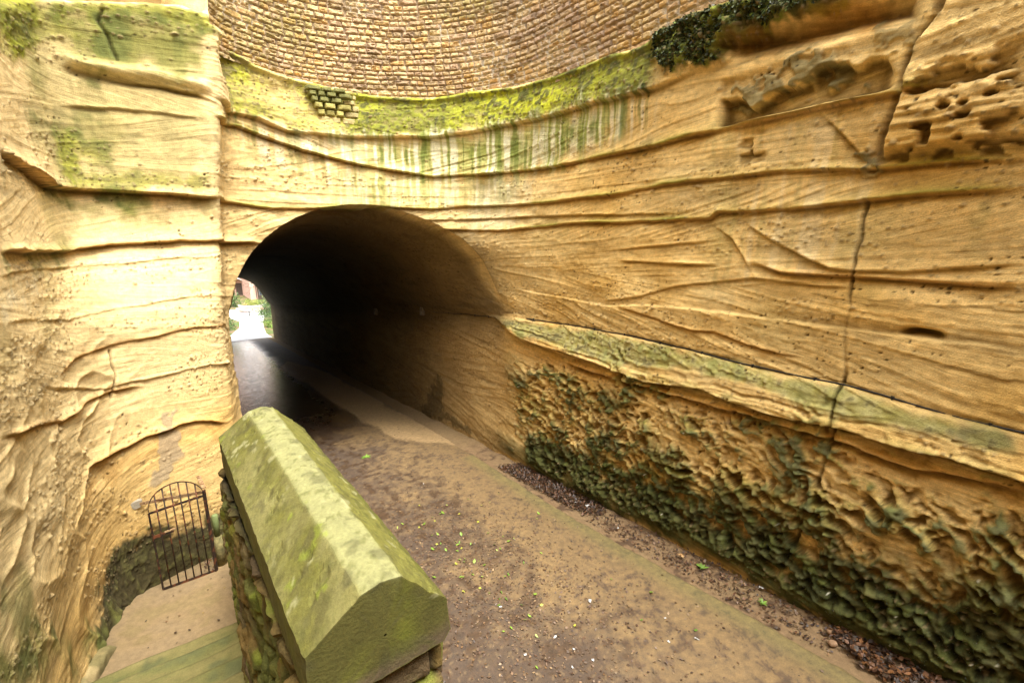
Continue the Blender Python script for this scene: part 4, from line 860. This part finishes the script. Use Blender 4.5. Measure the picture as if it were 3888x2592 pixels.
# ---------------------------------------------------------------- iron gate at the stair foot
M_IRON = noise_mat('rusty_black_iron', (.018, .015, .013), (.05, .028, .018), 40., .6, .3, .003, .3, .4, c3=(.17, .06, .025), scale3=9.)
M_RUST = noise_mat('bare_rusty_iron', (.20, .11, .05), (.42, .30, .16), 30., .7, .3, .003, .1, .3, c3=(.12, .05, .02), scale3=12.)
def build_gate():
    O = np.array((-1.06, 8.38)); Q = np.array((-.335, 8.44)); zb = float(gz(8.4))+.03; ztop = -4.13; W = np.linalg.norm(Q-O)
    org = world(O[0], O[1], zb); g = thing('iron_gate', org.tolist(), 'round topped black iron bar gate, rusting, at the foot of the stair', 'gate')
    def p(u, z): q = O+(Q-O)*u; return world(q[0], q[1], z)-org
    lean = lambda u, z: p(u, z)
    fr = MB(); fr.bar(p(0, zb), p(0, ztop), .028, .010); fr.bar(p(0, zb), p(1, zb-.02), .012, .04); fr.bar(p(.0, ztop-.01), p(1., ztop+.03), .012, .035)
    cen = .5; R = W/2; arc = [p(.5-.5*math.cos(q), ztop+.02+.36*math.sin(q)) for q in np.linspace(0, math.pi, 24)]
    for a_, b_ in zip(arc[:-1], arc[1:]): fr.bar(a_, b_, .026, .010)
    fr.build('frame', M_IRON, g)
    for i in range(1, 7):
        u = i/7; zt = ztop+.02+.36*math.sin(math.acos(1-2*u)); b = MB(); b.tube([p(u, zb), p(u, zt)], .0105, 7); b.build('bar', M_IRON, g, True)
    MB().bar(p(1.0, zb-.03), p(1.0, ztop+.12), .055, .022).build('hinge_post', M_IRON, g)
    lt = MB().bar(p(-.02, -4.56), p(.36, -4.54), .012, .055).build('latch', M_IRON, g)
    MB().bar(p(.20, -4.525), p(.40, -4.515), .03, .018).build('bolt', M_RUST, lt)
    # flat bar bolted to the rock above, and its bracket on the hinge post
    b = thing('wall_tie', world(-1.3, 8.62, -4.06).tolist(), 'rusty flat iron bar fixed across the rock behind the gate top', 'iron bar')
    og = np.array(b.location); MB().bar(world(-1.20, 8.72, -4.10)-og, world(-.34, 8.50, -4.07)-og, .014, .05).build('bar', M_RUST, b)
    MB().bar(world(-.40, 9.05, -4.02)-og, world(-.33, 8.50, -4.0)-og, .06, .016).build('bracket', M_RUST, b)
    pl = MB(); 
    pts = [(math.cos(q)*(.07+.015*math.sin(3*q)), math.sin(q)*(.08+.02*math.cos(2*q))) for q in np.linspace(0, 2*math.pi, 14, endpoint=False)]
    c0 = world(-1.23, 8.715, -4.10)-og; nrm = np.array(world(.35, -.93, 0)); tx = np.array(world(.93, .35, 0))
    pl._add([c0+tx*x+np.array((0, 0, z))+nrm*.02 for x, z in pts]+[c0+tx*x*1.2+np.array((0, 0, z*1.2))-nrm*.05 for x, z in pts], [tuple(range(14))]+[(i, i+14, (i+1) % 14+14, (i+1) % 14) for i in range(14)])
    pl.build('mortar_pad', noise_mat('grey_mortar', (.25, .22, .16), (.36, .32, .24), 30., .9), b)
    # short post
    po = thing('post', world(-.25, 8.62, float(gz(8.6))).tolist(), 'short pale green stone post just right of the gate', 'post'); og = np.array(po.location)
    V = MB().tube([world(-.25, 8.62, z)-og for z in (gz(8.62), -5.2, -4.99)], [.085, .075, .06], 9); V.build('base', noise_mat('mossy_base', (.08, .075, .03), (.26, .22, .09), 14., .9, .5, .02), po, True)
    MB().tube([world(-.25, 8.62, z)-og for z in (-4.97, -4.72, -4.60, -4.585)], [.048, .048, .046, .035], 14).build('shaft', noise_mat('pale_green_paint', (.13, .17, .06), (.20, .24, .09), 12., .7), po, True)
build_gate()

# ---------------------------------------------------------------- cable and lamps on the right wall
M_CABLE = noise_mat('black_cable', (.012, .011, .010), (.03, .027, .022), 30., .6, 0)
M_LAMPBOX = noise_mat('dusty_lamp_housing', (.09, .075, .055), (.16, .13, .09), 15., .6)
def wall_pt(s, z, off):
    """a point held 'off' metres proud of the right wall relief"""
    s = np.atleast_1d(np.array(s, float)); z = np.atleast_1d(np.array(z, float)); n_, a_ = plan(s, z)
    a_ = np.where(s < 25.97, 8+(25.97-s), a_); n_ = np.where(s < 25.97, NR, n_)
    W = world(n_, a_, z); h, _, _ = relief(s, z, W[:,0], W[:,1]); return world(n_-h-off, a_, z), h
def build_cable():
    pc = np.array(LINES['CAB']); s = np.linspace(20.2, 33.9, 160); z = np.interp(s, pc[:,0], pc[:,1])
    for _ in range(3): z[1:-1] = .25*z[:-2]+.5*z[1:-1]+.25*z[2:]
    P, h = wall_pt(s, z, .012)
    sg = .006*np.sin(s*5.1)
    P[:,2] += sg+.004; hs = np.convolve(np.pad(h, 4, 'edge'), np.ones(9)/9, 'valid'); P += np.outer(h-hs, ENX.tolist()+[0])*.6
    c = thing('cable', P[80].tolist(), 'thin dark cable clipped along the ledge of the right rock wall into the tunnel', 'cable')
    og = np.array(c.location); MB().tube(P-og, .0105, 6).build('cable_run', M_CABLE, c, True)
    for i in range(6, 158, 9):
        MB().bar(P[i]-og-np.array((0, 0, .022)), P[i]-og+np.array((0, 0, .022)), .018, .030).build('clip', M_CABLE, c)
    for s_, z_, lab in ((19.75, -2.36, 'small lamp housing on the right tunnel wall, nearer the mouth'), (14.84, -3.02, 'small lamp housing deep in the tunnel on the right wall')):
        a_ = 8+25.97-s_; p = world(NR-.10, a_, z_); l = thing('tunnel_lamp', p.tolist(), lab, 'lamp', 'lamps in the tunnel')
        MB().bar((0, 0, .10), (-.02, -.02, -.16), .14, .11).build('housing', M_LAMPBOX, l)
        MB().bar(tuple(-.06*ENX)+(-.02,), tuple(-.075*ENX)+(-.14,), .10, .01).build('lens', noise_mat('dull_lens', (.2, .19, .16), (.3, .28, .22), 8., .3), l)
        MB().bar((0, 0, .09), tuple(.10*ENX)+(.09,), .05, .05).build('bracket', M_LAMPBOX, l)
build_cable()

# ---------------------------------------------------------------- leaves, litter, weeds
def leaf_mat(name, cols, rough=.6, spec=.3):
    m, nt, b = new_mat(name); L = nt.links.new; b.inputs['Roughness'].default_value = rough; b.inputs['Specular IOR Level'].default_value = spec
    at = N(nt, 'ShaderNodeAttribute', attribute_name='Col'); L(at.outputs['Color'], b.inputs['Base Color']); return m
M_LEAF = leaf_mat('dead_leaves', None, .5, .4)
def leaf_geo(n_, a_, z_, size, tilt, r, lobes=0):
    """one cupped leaf blade, 8 points"""
    th = r.uniform(0, 6.283); ct, st = math.cos(th), math.sin(th)
    L = size; w = size*r.uniform(.45, .8)
    P = np.array([(-.5, 0, 0), (-.2, .42, .1), (.05, .5, .14), (.25, .30, .08), (.55, 0, -.02), (.25, -.30, .08), (.05, -.5, .14), (-.2, -.42, .1), (0, 0, 0)])*np.array((L, w, L*r.uniform(-.6, .9)))
    e, f = r.normal(0, tilt), r.normal(0, tilt)
    x = P[:,0]*ct-P[:,1]*st; y = P[:,0]*st+P[:,1]*ct; z = P[:,2]+x*math.sin(e)+y*math.sin(f)
    z = z-z.min()
    return np.stack([n_+x, a_+y, z_+z], 1)
LF = [(8, i, (i+1) % 8) for i in range(8)]
def scatter(name, pts, size, tilt, cols, r, label=None, kind=None, lift=None):
    V = []; F = []; Cc = []; b = 0
    for i, (n_, a_) in enumerate(pts):
        zz = float(gz(a_))+(.024 if .5 < n_ < float(road_edge(a_)) else .012)+(0 if lift is None else lift(n_, a_)*r.random())
        if n_ > 5.75: zz += .05*float(sm(np.float64(n_), 5.75, 6.25))
        G = leaf_geo(n_, a_, zz, r.uniform(*size), tilt, r); V.append(G); F += [(b+p, b+q, b+s) for p, q, s in LF]; b += 9
        c = np.array(cols[int(r.integers(len(cols)))])*r.uniform(.6, 1.3); Cc.append(np.tile(c, (9, 1)))
    V = np.vstack(V); return add(name, mesh_np(name, world(*V.T), np.array(F), {'Col': np.clip(np.vstack(Cc), .005, .9)}, smooth=False), M_LEAF)
def inpoly(pts, k, r):
    P = np.array(pts); out = []
    while len(out) < k:
        q = r.uniform(P.min(0), P.max(0), (k, 2)); q = q[polysd(q[:,0], q[:,1], pts) > r.normal(0, .04, k)]; out += q.tolist()
    return out[:k]
def build_litter():
    r = np.random.default_rng(21)
    BR = [(.045, .022, .012), (.07, .032, .016), (.10, .045, .02), (.03, .018, .012), (.13, .06, .025), (.055, .035, .02)]
    o = scatter('leaf_drift', inpoly(PILE1, 3200, r), (.025, .06), .5, BR, r, lift=lambda n_, a_: .05); tag(o, 'drift of small dark brown rotting leaves in the gutter by the right wall', 'fallen leaves', kind='stuff')
    o = scatter('leaf_drift', inpoly(PILE2, 1500, r), (.03, .075), .45, BR+[(.20, .09, .03), (.15, .07, .03)], r, lift=lambda n_, a_: .07); tag(o, 'heap of larger wet brown leaves in the near right corner by the rock foot', 'fallen leaves', kind='stuff')
    v = inpoly([(5.5, 5.6), (6.0, 5.6), (6.15, 1.6), (5.55, 1.6)], 1500, r)
    o = scatter('leaf_drift', v, (.010, .05), .4, BR+[(.14, .09, .05), (.2, .11, .05)], r); tag(o, 'thin scatter of leaf scraps on the bare earth verge under the right wall', 'fallen leaves', kind='stuff')
    pts = [(q, w) for q, w in zip(r.normal(3.2, .8, 5200), r.normal(5.4, 1.8, 5200)) if .9 < q < 5.3 and w > .8]
    pts += [(q, w) for q, w in zip(r.uniform(.9, 5.3, 900), r.uniform(.8, 14, 900))]
    o = scatter('leaf_crumbs', pts, (.008, .045), .2, [(.11, .065, .035), (.14, .085, .045), (.07, .042, .025), (.16, .09, .04), (.12, .08, .05), (.22, .15, .08), (.09, .05, .03)], r); tag(o, 'brown leaf crumbs and twigs scattered over the middle of the road', 'fallen leaves', kind='stuff')
    pts = inpoly([(-.55, 8.5), (-.3, 8.5), (-.25, 9.0), (-.5, 8.95)], 60, r)+[(q, w) for q, w in zip(r.uniform(-1.4, .0, 26), r.uniform(6.6, 8.5, 26))]
    o = scatter('leaf_crumbs', pts, (.02, .055), .4, BR+[(.3, .2, .05)], r); tag(o, 'few dead leaves gathered behind the gate and on the sand', 'fallen leaves', kind='stuff')
    # single green leaves, each its own
    GR = [(.16, .27, .03), (.23, .35, .05), (.11, .20, .03), (.30, .36, .08), (.33, .33, .05)]; ms = []
    for k in range(6):
        G = leaf_geo(0, 0, 0, r.uniform(.045, .075), .3, r); c = np.tile(GR[k % 5], (9, 1)); me = mesh_np('green_leaf', world(*G.T), np.array(LF), {'Col': c}, smooth=False); me.materials.append(M_LEAF); ms.append(me)
    k = 0
    while k < 95:
        if k < 62: n_, a_ = r.normal(3.25, .42), r.normal(5.7, .85)
        else: n_, a_ = r.uniform(1.5, 5.2), r.uniform(2., 8.5)
        if not (.95 < n_ < 5.35 and a_ > 1.6): continue
        o = bpy.data.objects.new('green_leaf', ms[k % 6]); C.objects.link(o); o.location = world(n_, a_, float(gz(a_))+.026).tolist(); o.rotation_euler = (0, 0, r.uniform(0, 6.28)); o.scale = (r.uniform(.7, 1.15),)*3
        tag(o, 'fresh green leaf lying on the brown leaf litter of the road', 'leaf', 'green leaves on the road'); k += 1
    # scraps of paper and wrappers
    M_W = noise_mat('white_paper', (.42, .42, .40), (.60, .60, .58), 20., .6); M_Y = noise_mat('yellow_wrapper', (.62, .45, .03), (.75, .6, .06), 15., .4)
    M_S = noise_mat('brown_stone', (.22, .13, .07), (.34, .22, .13), 14., .9, .4, .01)
    def scrap(n_, a_, size, seed, mat, label, name='paper_scrap'):
        q = np.random.default_rng(seed); m = 5; x, y = np.meshgrid(np.linspace(-.5, .5, m), np.linspace(-.5, .5, m), indexing='ij'); size *= .58; x = x.ravel()*size; y = y.ravel()*size*q.uniform(.4, .8)
        ed = q.normal(0, .10, (2, m*m))*size; z = np.abs(q.normal(0, .16, m*m))*size; t_ = q.uniform(0, 6.28)
        V = np.stack([(x+ed[0])*math.cos(t_)-(y+ed[1])*math.sin(t_), (x+ed[0])*math.sin(t_)+(y+ed[1])*math.cos(t_), z+.002], 1)
        o = add(name, mesh_np(name, V, gridfaces(m, m), smooth=False), mat); zz = float(gz(a_))+(.026 if n_ < 5.45 else .06); o.location = world(n_, a_, zz).tolist(); tag(o, label, 'litter'); return o
    SC = [(4.03, 3.97, .09, 'crumpled white tissue alone in the middle of the bare road'), (4.28, 2.84, .06, 'white scrap left of a pinkish one near the bottom of the road'), (4.58, 2.66, .08, 'larger pale scrap on the road, nearest the lower right verge'),
          (4.57, 3.12, .05, 'flat white ticket on the tan side of the road'), (2.76, 3.77, .06, 'round white scrap close beside the parapet end'), (2.97, 4.66, .07, 'white and yellow scrap among the green leaves'),
          (5.85, 5.94, .13, 'big crumpled white wrapper at the lower end of the gutter leaf drift'), (5.77, 6.19, .07, 'small white scrap just above the big wrapper in the gutter'), (3.22, 3.76, .07, 'long white strip on the leafy part of the road'),
          (3.28, 3.47, .05, 'bent white scrap below the long strip on the road'), (3.35, 3.21, .05, 'lowest but one white scrap at the bottom of the road'), (3.09, 3.28, .06, 'white twist of paper at the bottom edge near the parapet'),
          (3.77, 9.21, .05, 'lone white scrap far up the road toward the tunnel'), (6.05, 2.64, .10, 'frayed white strip on the earth verge by the rock crack'), (6.12, 1.72, .07, 'torn white scrap on the verge near the corner leaf heap'), (5.7, 5.0, .06, 'white scrap on the verge below the gutter leaf drift')]
    for i, (n_, a_, s_, lab) in enumerate(SC): scrap(n_, a_, s_, 100+i, M_W, lab)
    scrap(6.0, 5.86, .10, 140, M_Y, 'yellow wrapper beside the big white one in the gutter', 'wrapper'); scrap(5.85, 3.8, .13, 141, noise_mat('dry_leaf', (.40, .22, .08), (.52, .34, .16), 12., .7), 'large dry orange leaf on the earth verge', 'dry_leaf')
    for i, (n_, a_, s_, lab) in enumerate([(5.93, 1.72, .055, 'brown stone chip on the verge, left of its neighbour'), (6.08, 1.62, .06, 'brown stone chip on the verge nearest the rock foot'), (5.74, 1.64, .05, 'small brown stone chip at the road edge above the leaf heap')]):
        q = np.random.default_rng(50+i); u = np.linspace(0, math.pi, 7); v = np.linspace(0, 2*math.pi, 9); V = []
        for a__ in u:
            for b__ in v[:-1]: V.append((math.sin(a__)*math.cos(b__)*s_*1.2, math.sin(a__)*math.sin(b__)*s_*.8, math.cos(a__)*s_*.5))
        V = np.array(V); V = np.sign(V)*np.abs(V/s_)**.75*s_*(1+.25*fbm(V[:,0]*20, V[:,1]*20, V[:,2]*20+i, 2))[:, None]
        F = gridfaces(7, 8); sf = np.stack([np.arange(6)*8+7, (np.arange(6)+1)*8+7, (np.arange(6)+1)*8, np.arange(6)*8], 1)
        o = add('stone', mesh_np('stone', V, np.vstack([F, sf]), smooth=False), M_S); o.location = world(n_, a_, float(gz(a_))+.05).tolist(); tag(o, lab, 'stone')
    # little weeds
    for i, (n_, a_, s_, lab) in enumerate([(5.85, 3.43, .10, 'small green weed sprouting from the earth verge, upper one'), (5.8, 2.49, .07, 'tiny green weed on the earth verge below the paper strip'), (3.24, 11.9, .13, 'fallen green sprig lying on the dark road before the tunnel')]):
        q = np.random.default_rng(70+i); V = []; F = []; b = 0
        for j in range(16):
            t_ = q.uniform(0, 6.28); l = s_*q.uniform(.5, 1.2); w = l*.18; up = q.uniform(.15, .9)*(.3 if i == 2 else 1); d = np.array((math.cos(t_), math.sin(t_))); e = np.array((-d[1], d[0]))
            for f_, ww, zz in ((0, .4, 0), (.5, 1, .6), (1, .1, .75)):
                for s in (-1, 1): p = d*l*f_+e*w*ww*s; V.append((p[0], p[1], zz*l*up))
            F += [(b, b+1, b+3, b+2), (b+2, b+3, b+5, b+4)]; b += 6
        c = np.tile((.14, .24, .035), (len(V), 1))*np.repeat(q.uniform(.6, 1.4, len(V)//6), 6)[:, None]
        o = add('weed' if i < 2 else 'leafy_sprig', mesh_np('weed', np.array(V), np.array(F), {'Col': c}), M_LEAF); o.location = world(n_, a_, float(gz(a_))+.03).tolist(); tag(o, lab, 'plant')
build_litter()

def tufts(name, s, z, keep, size, cols, seed, label, droop):
    """short moss blades rooted on the rock wherever its surface is already mossy"""
    r = np.random.default_rng(seed); P, h = wall_pt(s, z, -.004)
    n_, a_ = plan(s, z); W = world(n_, a_, z); _, c, _ = relief(s, z, W[:,0], W[:,1]); ok = keep(c); P = P[ok]; n = len(P)
    d = np.stack([-ENX[0]+r.normal(0, .6, n), -ENX[1]+r.normal(0, .6, n), droop+r.normal(0, .6, n)], 1); d /= np.linalg.norm(d, axis=1)[:, None]
    e = np.cross(d, r.normal(0, 1, (n, 3))); e /= np.linalg.norm(e, axis=1)[:, None]; l = r.uniform(size[0], size[1], n)[:, None]
    V = np.stack([P-e*l*.22, P+e*l*.22, P+d*l*.6+e*l*.26, P+d*l, P+d*l*.6-e*l*.26], 1).reshape(-1, 3)
    b = np.arange(n)[:, None]*5; F = np.concatenate([b+np.array([[0, 1, 2]]), b+np.array([[0, 2, 4]]), b+np.array([[4, 2, 3]])])
    cc = np.array(cols)[r.integers(0, len(cols), n)]*r.uniform(.5, 1.4, (n, 1))
    o = add(name, mesh_np(name, V, F, {'Col': np.repeat(cc, 5, 0)}, smooth=False), M_LEAF); tag(o, label, 'moss', kind='stuff')
def build_moss():
    r = np.random.default_rng(9); G = [(.03, .045, .012), (.05, .07, .018), (.022, .032, .010), (.09, .11, .03), (.06, .065, .03)]
    tufts('hanging_moss', r.uniform(28.6, 31.6, 9000), r.uniform(2.2, 3.15, 9000), lambda c: (c[:,1] > c[:,0]*1.02) & (c.sum(1) < .34), (.02, .06), G+[(.12, .16, .03)], 1, 'dark green moss hanging in thick cushions at the top right, beside the end of the masonry', -.5)
    tufts('wall_moss', r.uniform(25.6, 35., 26000), r.uniform(-5.2, -2.9, 26000), lambda c: (c[:,1] > c[:,0]*1.02) & (c.sum(1) < .22), (.008, .024), G, 2, 'dark green moss film over the pitted foot of the right rock wall', .1)
build_moss()

# ---------------------------------------------------------------- the garden court beyond the far mouth
def foliage(name, cen, rad, k, size, cols, seed, parent=None, squash=1.):
    r = np.random.default_rng(seed); V = []; F = []; Cc = []; b = 0
    cl = r.normal(0, 1, (max(6, k//60), 3)); cl /= np.linalg.norm(cl, axis=1)[:, None]; cl *= r.uniform(.45, 1, (len(cl), 1))
    for i in range(k):
        q = cl[int(r.integers(len(cl)))]+r.normal(0, .22, 3); p = q*np.array(rad); p[2] = abs(p[2]) if squash else p[2]
        d = r.normal(0, 1, 3); d /= np.linalg.norm(d); e = np.cross(d, r.normal(0, 1, 3)); e /= np.linalg.norm(e); l = size*r.uniform(.6, 1.4)
        for x, y in ((-.5, 0), (0, .3), (.55, 0), (0, -.3)): V.append(p+d*x*l+e*y*l)
        F.append((b, b+1, b+2, b+3)); b += 4
        Cc.append(np.tile(np.array(cols[int(r.integers(len(cols)))])*r.uniform(.6, 1.35), (4, 1)))
    o = add(name, mesh_np(name, np.array(V), np.array(F), {'Col': np.clip(np.vstack(Cc), .005, .8)}, smooth=False), M_LEAF, parent); o.location = cen if parent is None else cen; return o
def build_court():
    G1 = [(.06, .11, .025), (.09, .15, .03), (.05, .085, .03)]; G2 = [(.13, .20, .03), (.17, .25, .04)]; G3 = [(.30, .32, .05), (.22, .27, .05)]
    for i, (n_, a_, rad, k, cols, lab, sz) in enumerate([
        (1.7, 61.0, (1.5, 2.0, .9), 900, G1, 'low evergreen ground cover left of the pale path beyond the tunnel', .16), (2.3, 63.6, (1.0, 1.2, .9), 500, G1, 'second low clump on the left of the path, a little farther off', .15),
        (6.25, 60.2, (.7, 1.0, .75), 500, G2, 'bright green shrub nearest the tunnel mouth on the right', .13), (6.6, 63.0, (1.0, 1.3, .9), 700, G1, 'grey green ground cover on the right, behind the bright shrub', .14),
        (6.9, 66.5, (1.0, 1.2, 1.5), 800, G1, 'taller dark shrub at the right side of the brick planter', .16), (8.0, 68.5, (1.3, 1.5, 3.2), 1500, G1, 'tall ivy covered tree mass at the right edge of the court', .2),
        (3.5, 76.5, (1.2, 1.2, 2.4), 900, G1, 'dark shrub at the left edge of the court', .2)]):
        o = foliage('shrub', world(n_, a_, float(gz(a_))).tolist(), rad, k, sz, cols, 300+i); tag(o, lab, 'shrub')
    # brick planter
    M_B = noise_mat('red_brick', (.56, .33, .25), (.66, .43, .34), 6., .9, .2); M_CO = noise_mat('pale_coping', (.42, .38, .34), (.5, .46, .42), 8., .9)
    t = thing('brick_planter', world(5.6, 71.2, -9.72).tolist(), 'low red brick planter with yellow green shrubs facing the bollard', 'planter'); og = np.array(t.location)
    P = [(4.15, 71.8), (4.6, 70.2), (5.6, 69.6), (6.9, 69.9), (7.3, 71.0)]; w = MB(); cp = MB()
    for (x0, y0), (x1, y1) in zip(P[:-1], P[1:]):
        w.bar(world(x0, y0, -9.36)-og, world(x1, y1, -9.36)-og, .74, .22); cp.bar(world(x0, y0, -8.96)-og, world(x1, y1, -8.96)-og, .07, .30)
    w.build('wall', M_B, t); cp.build('coping', M_CO, t)
    for i, (n_, a_, rad, k, cols, lab) in enumerate([(5.5, 71.0, (1.1, .7, 1.0), 700, G3, 'yellow green shrub filling the brick planter'), (4.9, 70.5, (.5, .4, .5), 260, [(.42, .30, .10), (.45, .40, .15)], 'small pale flowering plant at the planter front'), (6.6, 71.2, (.7, .6, .9), 400, G2, 'mid green shrub at the right end of the planter')]):
        o = foliage('shrub', world(n_, a_, -9.1).tolist(), rad, k, .13, cols, 330+i); tag(o, lab, 'shrub')
    b = thing('bollard', world(4.9, 66, float(gz(66))).tolist(), 'black bollard with a white band on the pale path beyond the tunnel', 'bollard')
    MB().tube([(0, 0, z) for z in (0, .02, .66)], [.085, .075, .07], 14).build('shaft', noise_mat('bollard_black', (.015, .015, .015), (.03, .03, .03), 9., .5), b, True)
    MB().tube([(0, 0, z) for z in (.66, .9, .95, .98)], [.071, .071, .06, .02], 14).build('white_top', noise_mat('bollard_white', (.7, .7, .7), (.8, .8, .8), 9., .5), b, True)
    M_RF = noise_mat('roof_tiles', (.20, .13, .10), (.28, .19, .15), 5., .9); M_WD = noise_mat('dark_timber', (.06, .04, .03), (.1, .07, .05), 8., .7); M_GL = noise_mat('window_glass', (.05, .06, .07), (.08, .09, .1), 3., .15, 0, spec=.6); M_WT = noise_mat('white_render', (.6, .58, .54), (.7, .68, .64), 4., .9)
    def house(n_, a_, wdt, dep, hgt, rz, lab, porch):
        h = thing('brick_house', world(n_, a_, -9.7).tolist(), lab, 'house', 'brick houses beyond the tunnel', PSI+rz)
        MB().box((0, dep/2, hgt/2), (wdt/2, dep/2, hgt/2)).build('wall', M_B, h)
        r = MB(); x = wdt/2+.25; y0, y1 = -.35, dep+.35; zt = hgt+2.6
        r._add([(-x, y0, hgt-.15), (0, y0, zt), (x, y0, hgt-.15), (-x, y1, hgt-.15), (0, y1, zt), (x, y1, hgt-.15), (0, y0, zt-.14), (0, y1, zt-.14)], [(0, 1, 4, 3), (1, 2, 5, 4), (0, 6, 1), (6, 2, 1), (3, 4, 7), (7, 4, 5), (0, 3, 7, 6), (6, 7, 5, 2)]); r.build('roof', M_RF, h)
        g = MB(); g._add([(-wdt/2, .01, hgt), (0, .01, hgt+2.35), (wdt/2, .01, hgt)], [(0, 1, 2)]); g.build('gable', M_B, h)
        for x_, z_ in ((-wdt*.25, hgt*.72), (wdt*.25, hgt*.72), (-wdt*.25, hgt*.25)):
            f = MB().box((x_, -.03, z_), (.55, .03, .62)).build('window', M_WT, h); MB().box((x_, -.065, z_), (.47, .012, .54)).build('pane', M_GL, f)
        px, pz = porch
        p = MB(); p._add([(px-.9, -1.2, pz), (px, -1.2, pz+.75), (px+.9, -1.2, pz), (px-.9, 0, pz), (px, 0, pz+.75), (px+.9, 0, pz), (px, -1.2, pz+.62), (px, 0, pz+.62)], [(0, 1, 4, 3), (1, 2, 5, 4), (0, 6, 1), (6, 2, 1), (0, 3, 7, 6), (6, 7, 5, 2)]); pr = p.build('porch_roof', M_WT, h)
        for s in (-1, 1): MB().bar((px+s*.8, -1.1, 0), (px+s*.8, -1.1, pz), .12, .12).build('porch_post', M_WD, pr)
        MB().box((px, -.02, 1.05), (.48, .04, 1.05)).build('door', M_WD, h)
    house(3.6, 92, 7.5, 8, 5.2, -.08, 'left red brick house beyond the tunnel, roof verge facing the path', (2.2, 2.3))
    house(10.2, 84, 7.0, 8, 5.0, .06, 'right red brick house beyond the tunnel with a pale porch gable', (-2.0, 2.4))
    # bare tree
    t = thing('bare_tree', world(8.2, 76, -9.7).tolist(), 'leafless tree reaching thin branches across the house fronts', 'tree'); r = np.random.default_rng(4)
    tr = MB(); tr.tube([(0, 0, 0), (.05, .02, 1.6), (-.1, 0, 3.0)], [.17, .13, .10], 8); tr.build('trunk', M_WD, t, True); br = MB()
    def grow(p, d, l, w, k):
        q = p+d*l; m_ = (p+q)/2+r.normal(0, .06*l, 3); br.tube([p, m_, q], [w, w*.85, w*.65], 5)
        if k > 0:
            for _ in range(3):
                e = d+r.normal(0, .5, 3); e[2] += .1; grow(q, e/np.linalg.norm(e), l*r.uniform(.6, .85), w*.6, k-1)
    for _ in range(6):
        e = np.array((r.normal(-.5, .7), r.normal(0, .6), r.uniform(.3, 1.))); grow(np.array((-.08, 0, r.uniform(2., 3.))), e/np.linalg.norm(e), 1.3, .05, 3)
    br.build('branches', M_WD, t, True)
build_court()

# ---------------------------------------------------------------- light, sky, camera
def build_light():
    w = bpy.data.worlds.new('World'); scene.world = w; w.use_nodes = True; nt = w.node_tree; bg = nt.nodes['Background']
    sky = nt.nodes.new('ShaderNodeTexSky'); sky.sky_type = 'NISHITA'; sky.sun_disc = False; el, az = math.radians(66), math.radians(SUN_AZ)
    sky.sun_elevation = el; sky.sun_rotation = az; sky.air_density = 1.; sky.dust_density = 4.; sky.ozone_density = 1.
    hs = nt.nodes.new('ShaderNodeHueSaturation'); hs.inputs['Saturation'].default_value = .25
    nt.links.new(sky.outputs[0], hs.inputs['Color']); nt.links.new(hs.outputs[0], bg.inputs['Color']); bg.inputs['Strength'].default_value = SKY
    l = bpy.data.lights.new('sun', 'SUN'); l.energy = SUN; l.angle = math.radians(24); l.color = (1., .95, .86); o = bpy.data.objects.new('sun', l); C.objects.link(o)
    # sky sun_rotation is measured clockwise from +Y
    o.rotation_euler = (math.pi/2-el, 0, math.pi-az); o.location = (0, 0, 30)
SUN_AZ, SKY, SUN = 140., .74, 5.5
build_light()
cam = bpy.data.cameras.new('camera'); cam.sensor_width = 36.; cam.lens = 36*1059/2352; cam.clip_start = .05; cam.clip_end = 1500
co = bpy.data.objects.new('camera', cam); C.objects.link(co); co.rotation_euler = (math.pi/2-math.atan(.2253), 0, 0); scene.camera = co
scene.view_settings.view_transform = 'Standard'; scene.view_settings.look = 'None'; scene.view_settings.exposure = 0; scene.view_settings.gamma = 1
scene.render.engine = 'CYCLES'; scene.cycles.use_denoising = True; scene.cycles.max_bounces = 10; scene.cycles.diffuse_bounces = 6
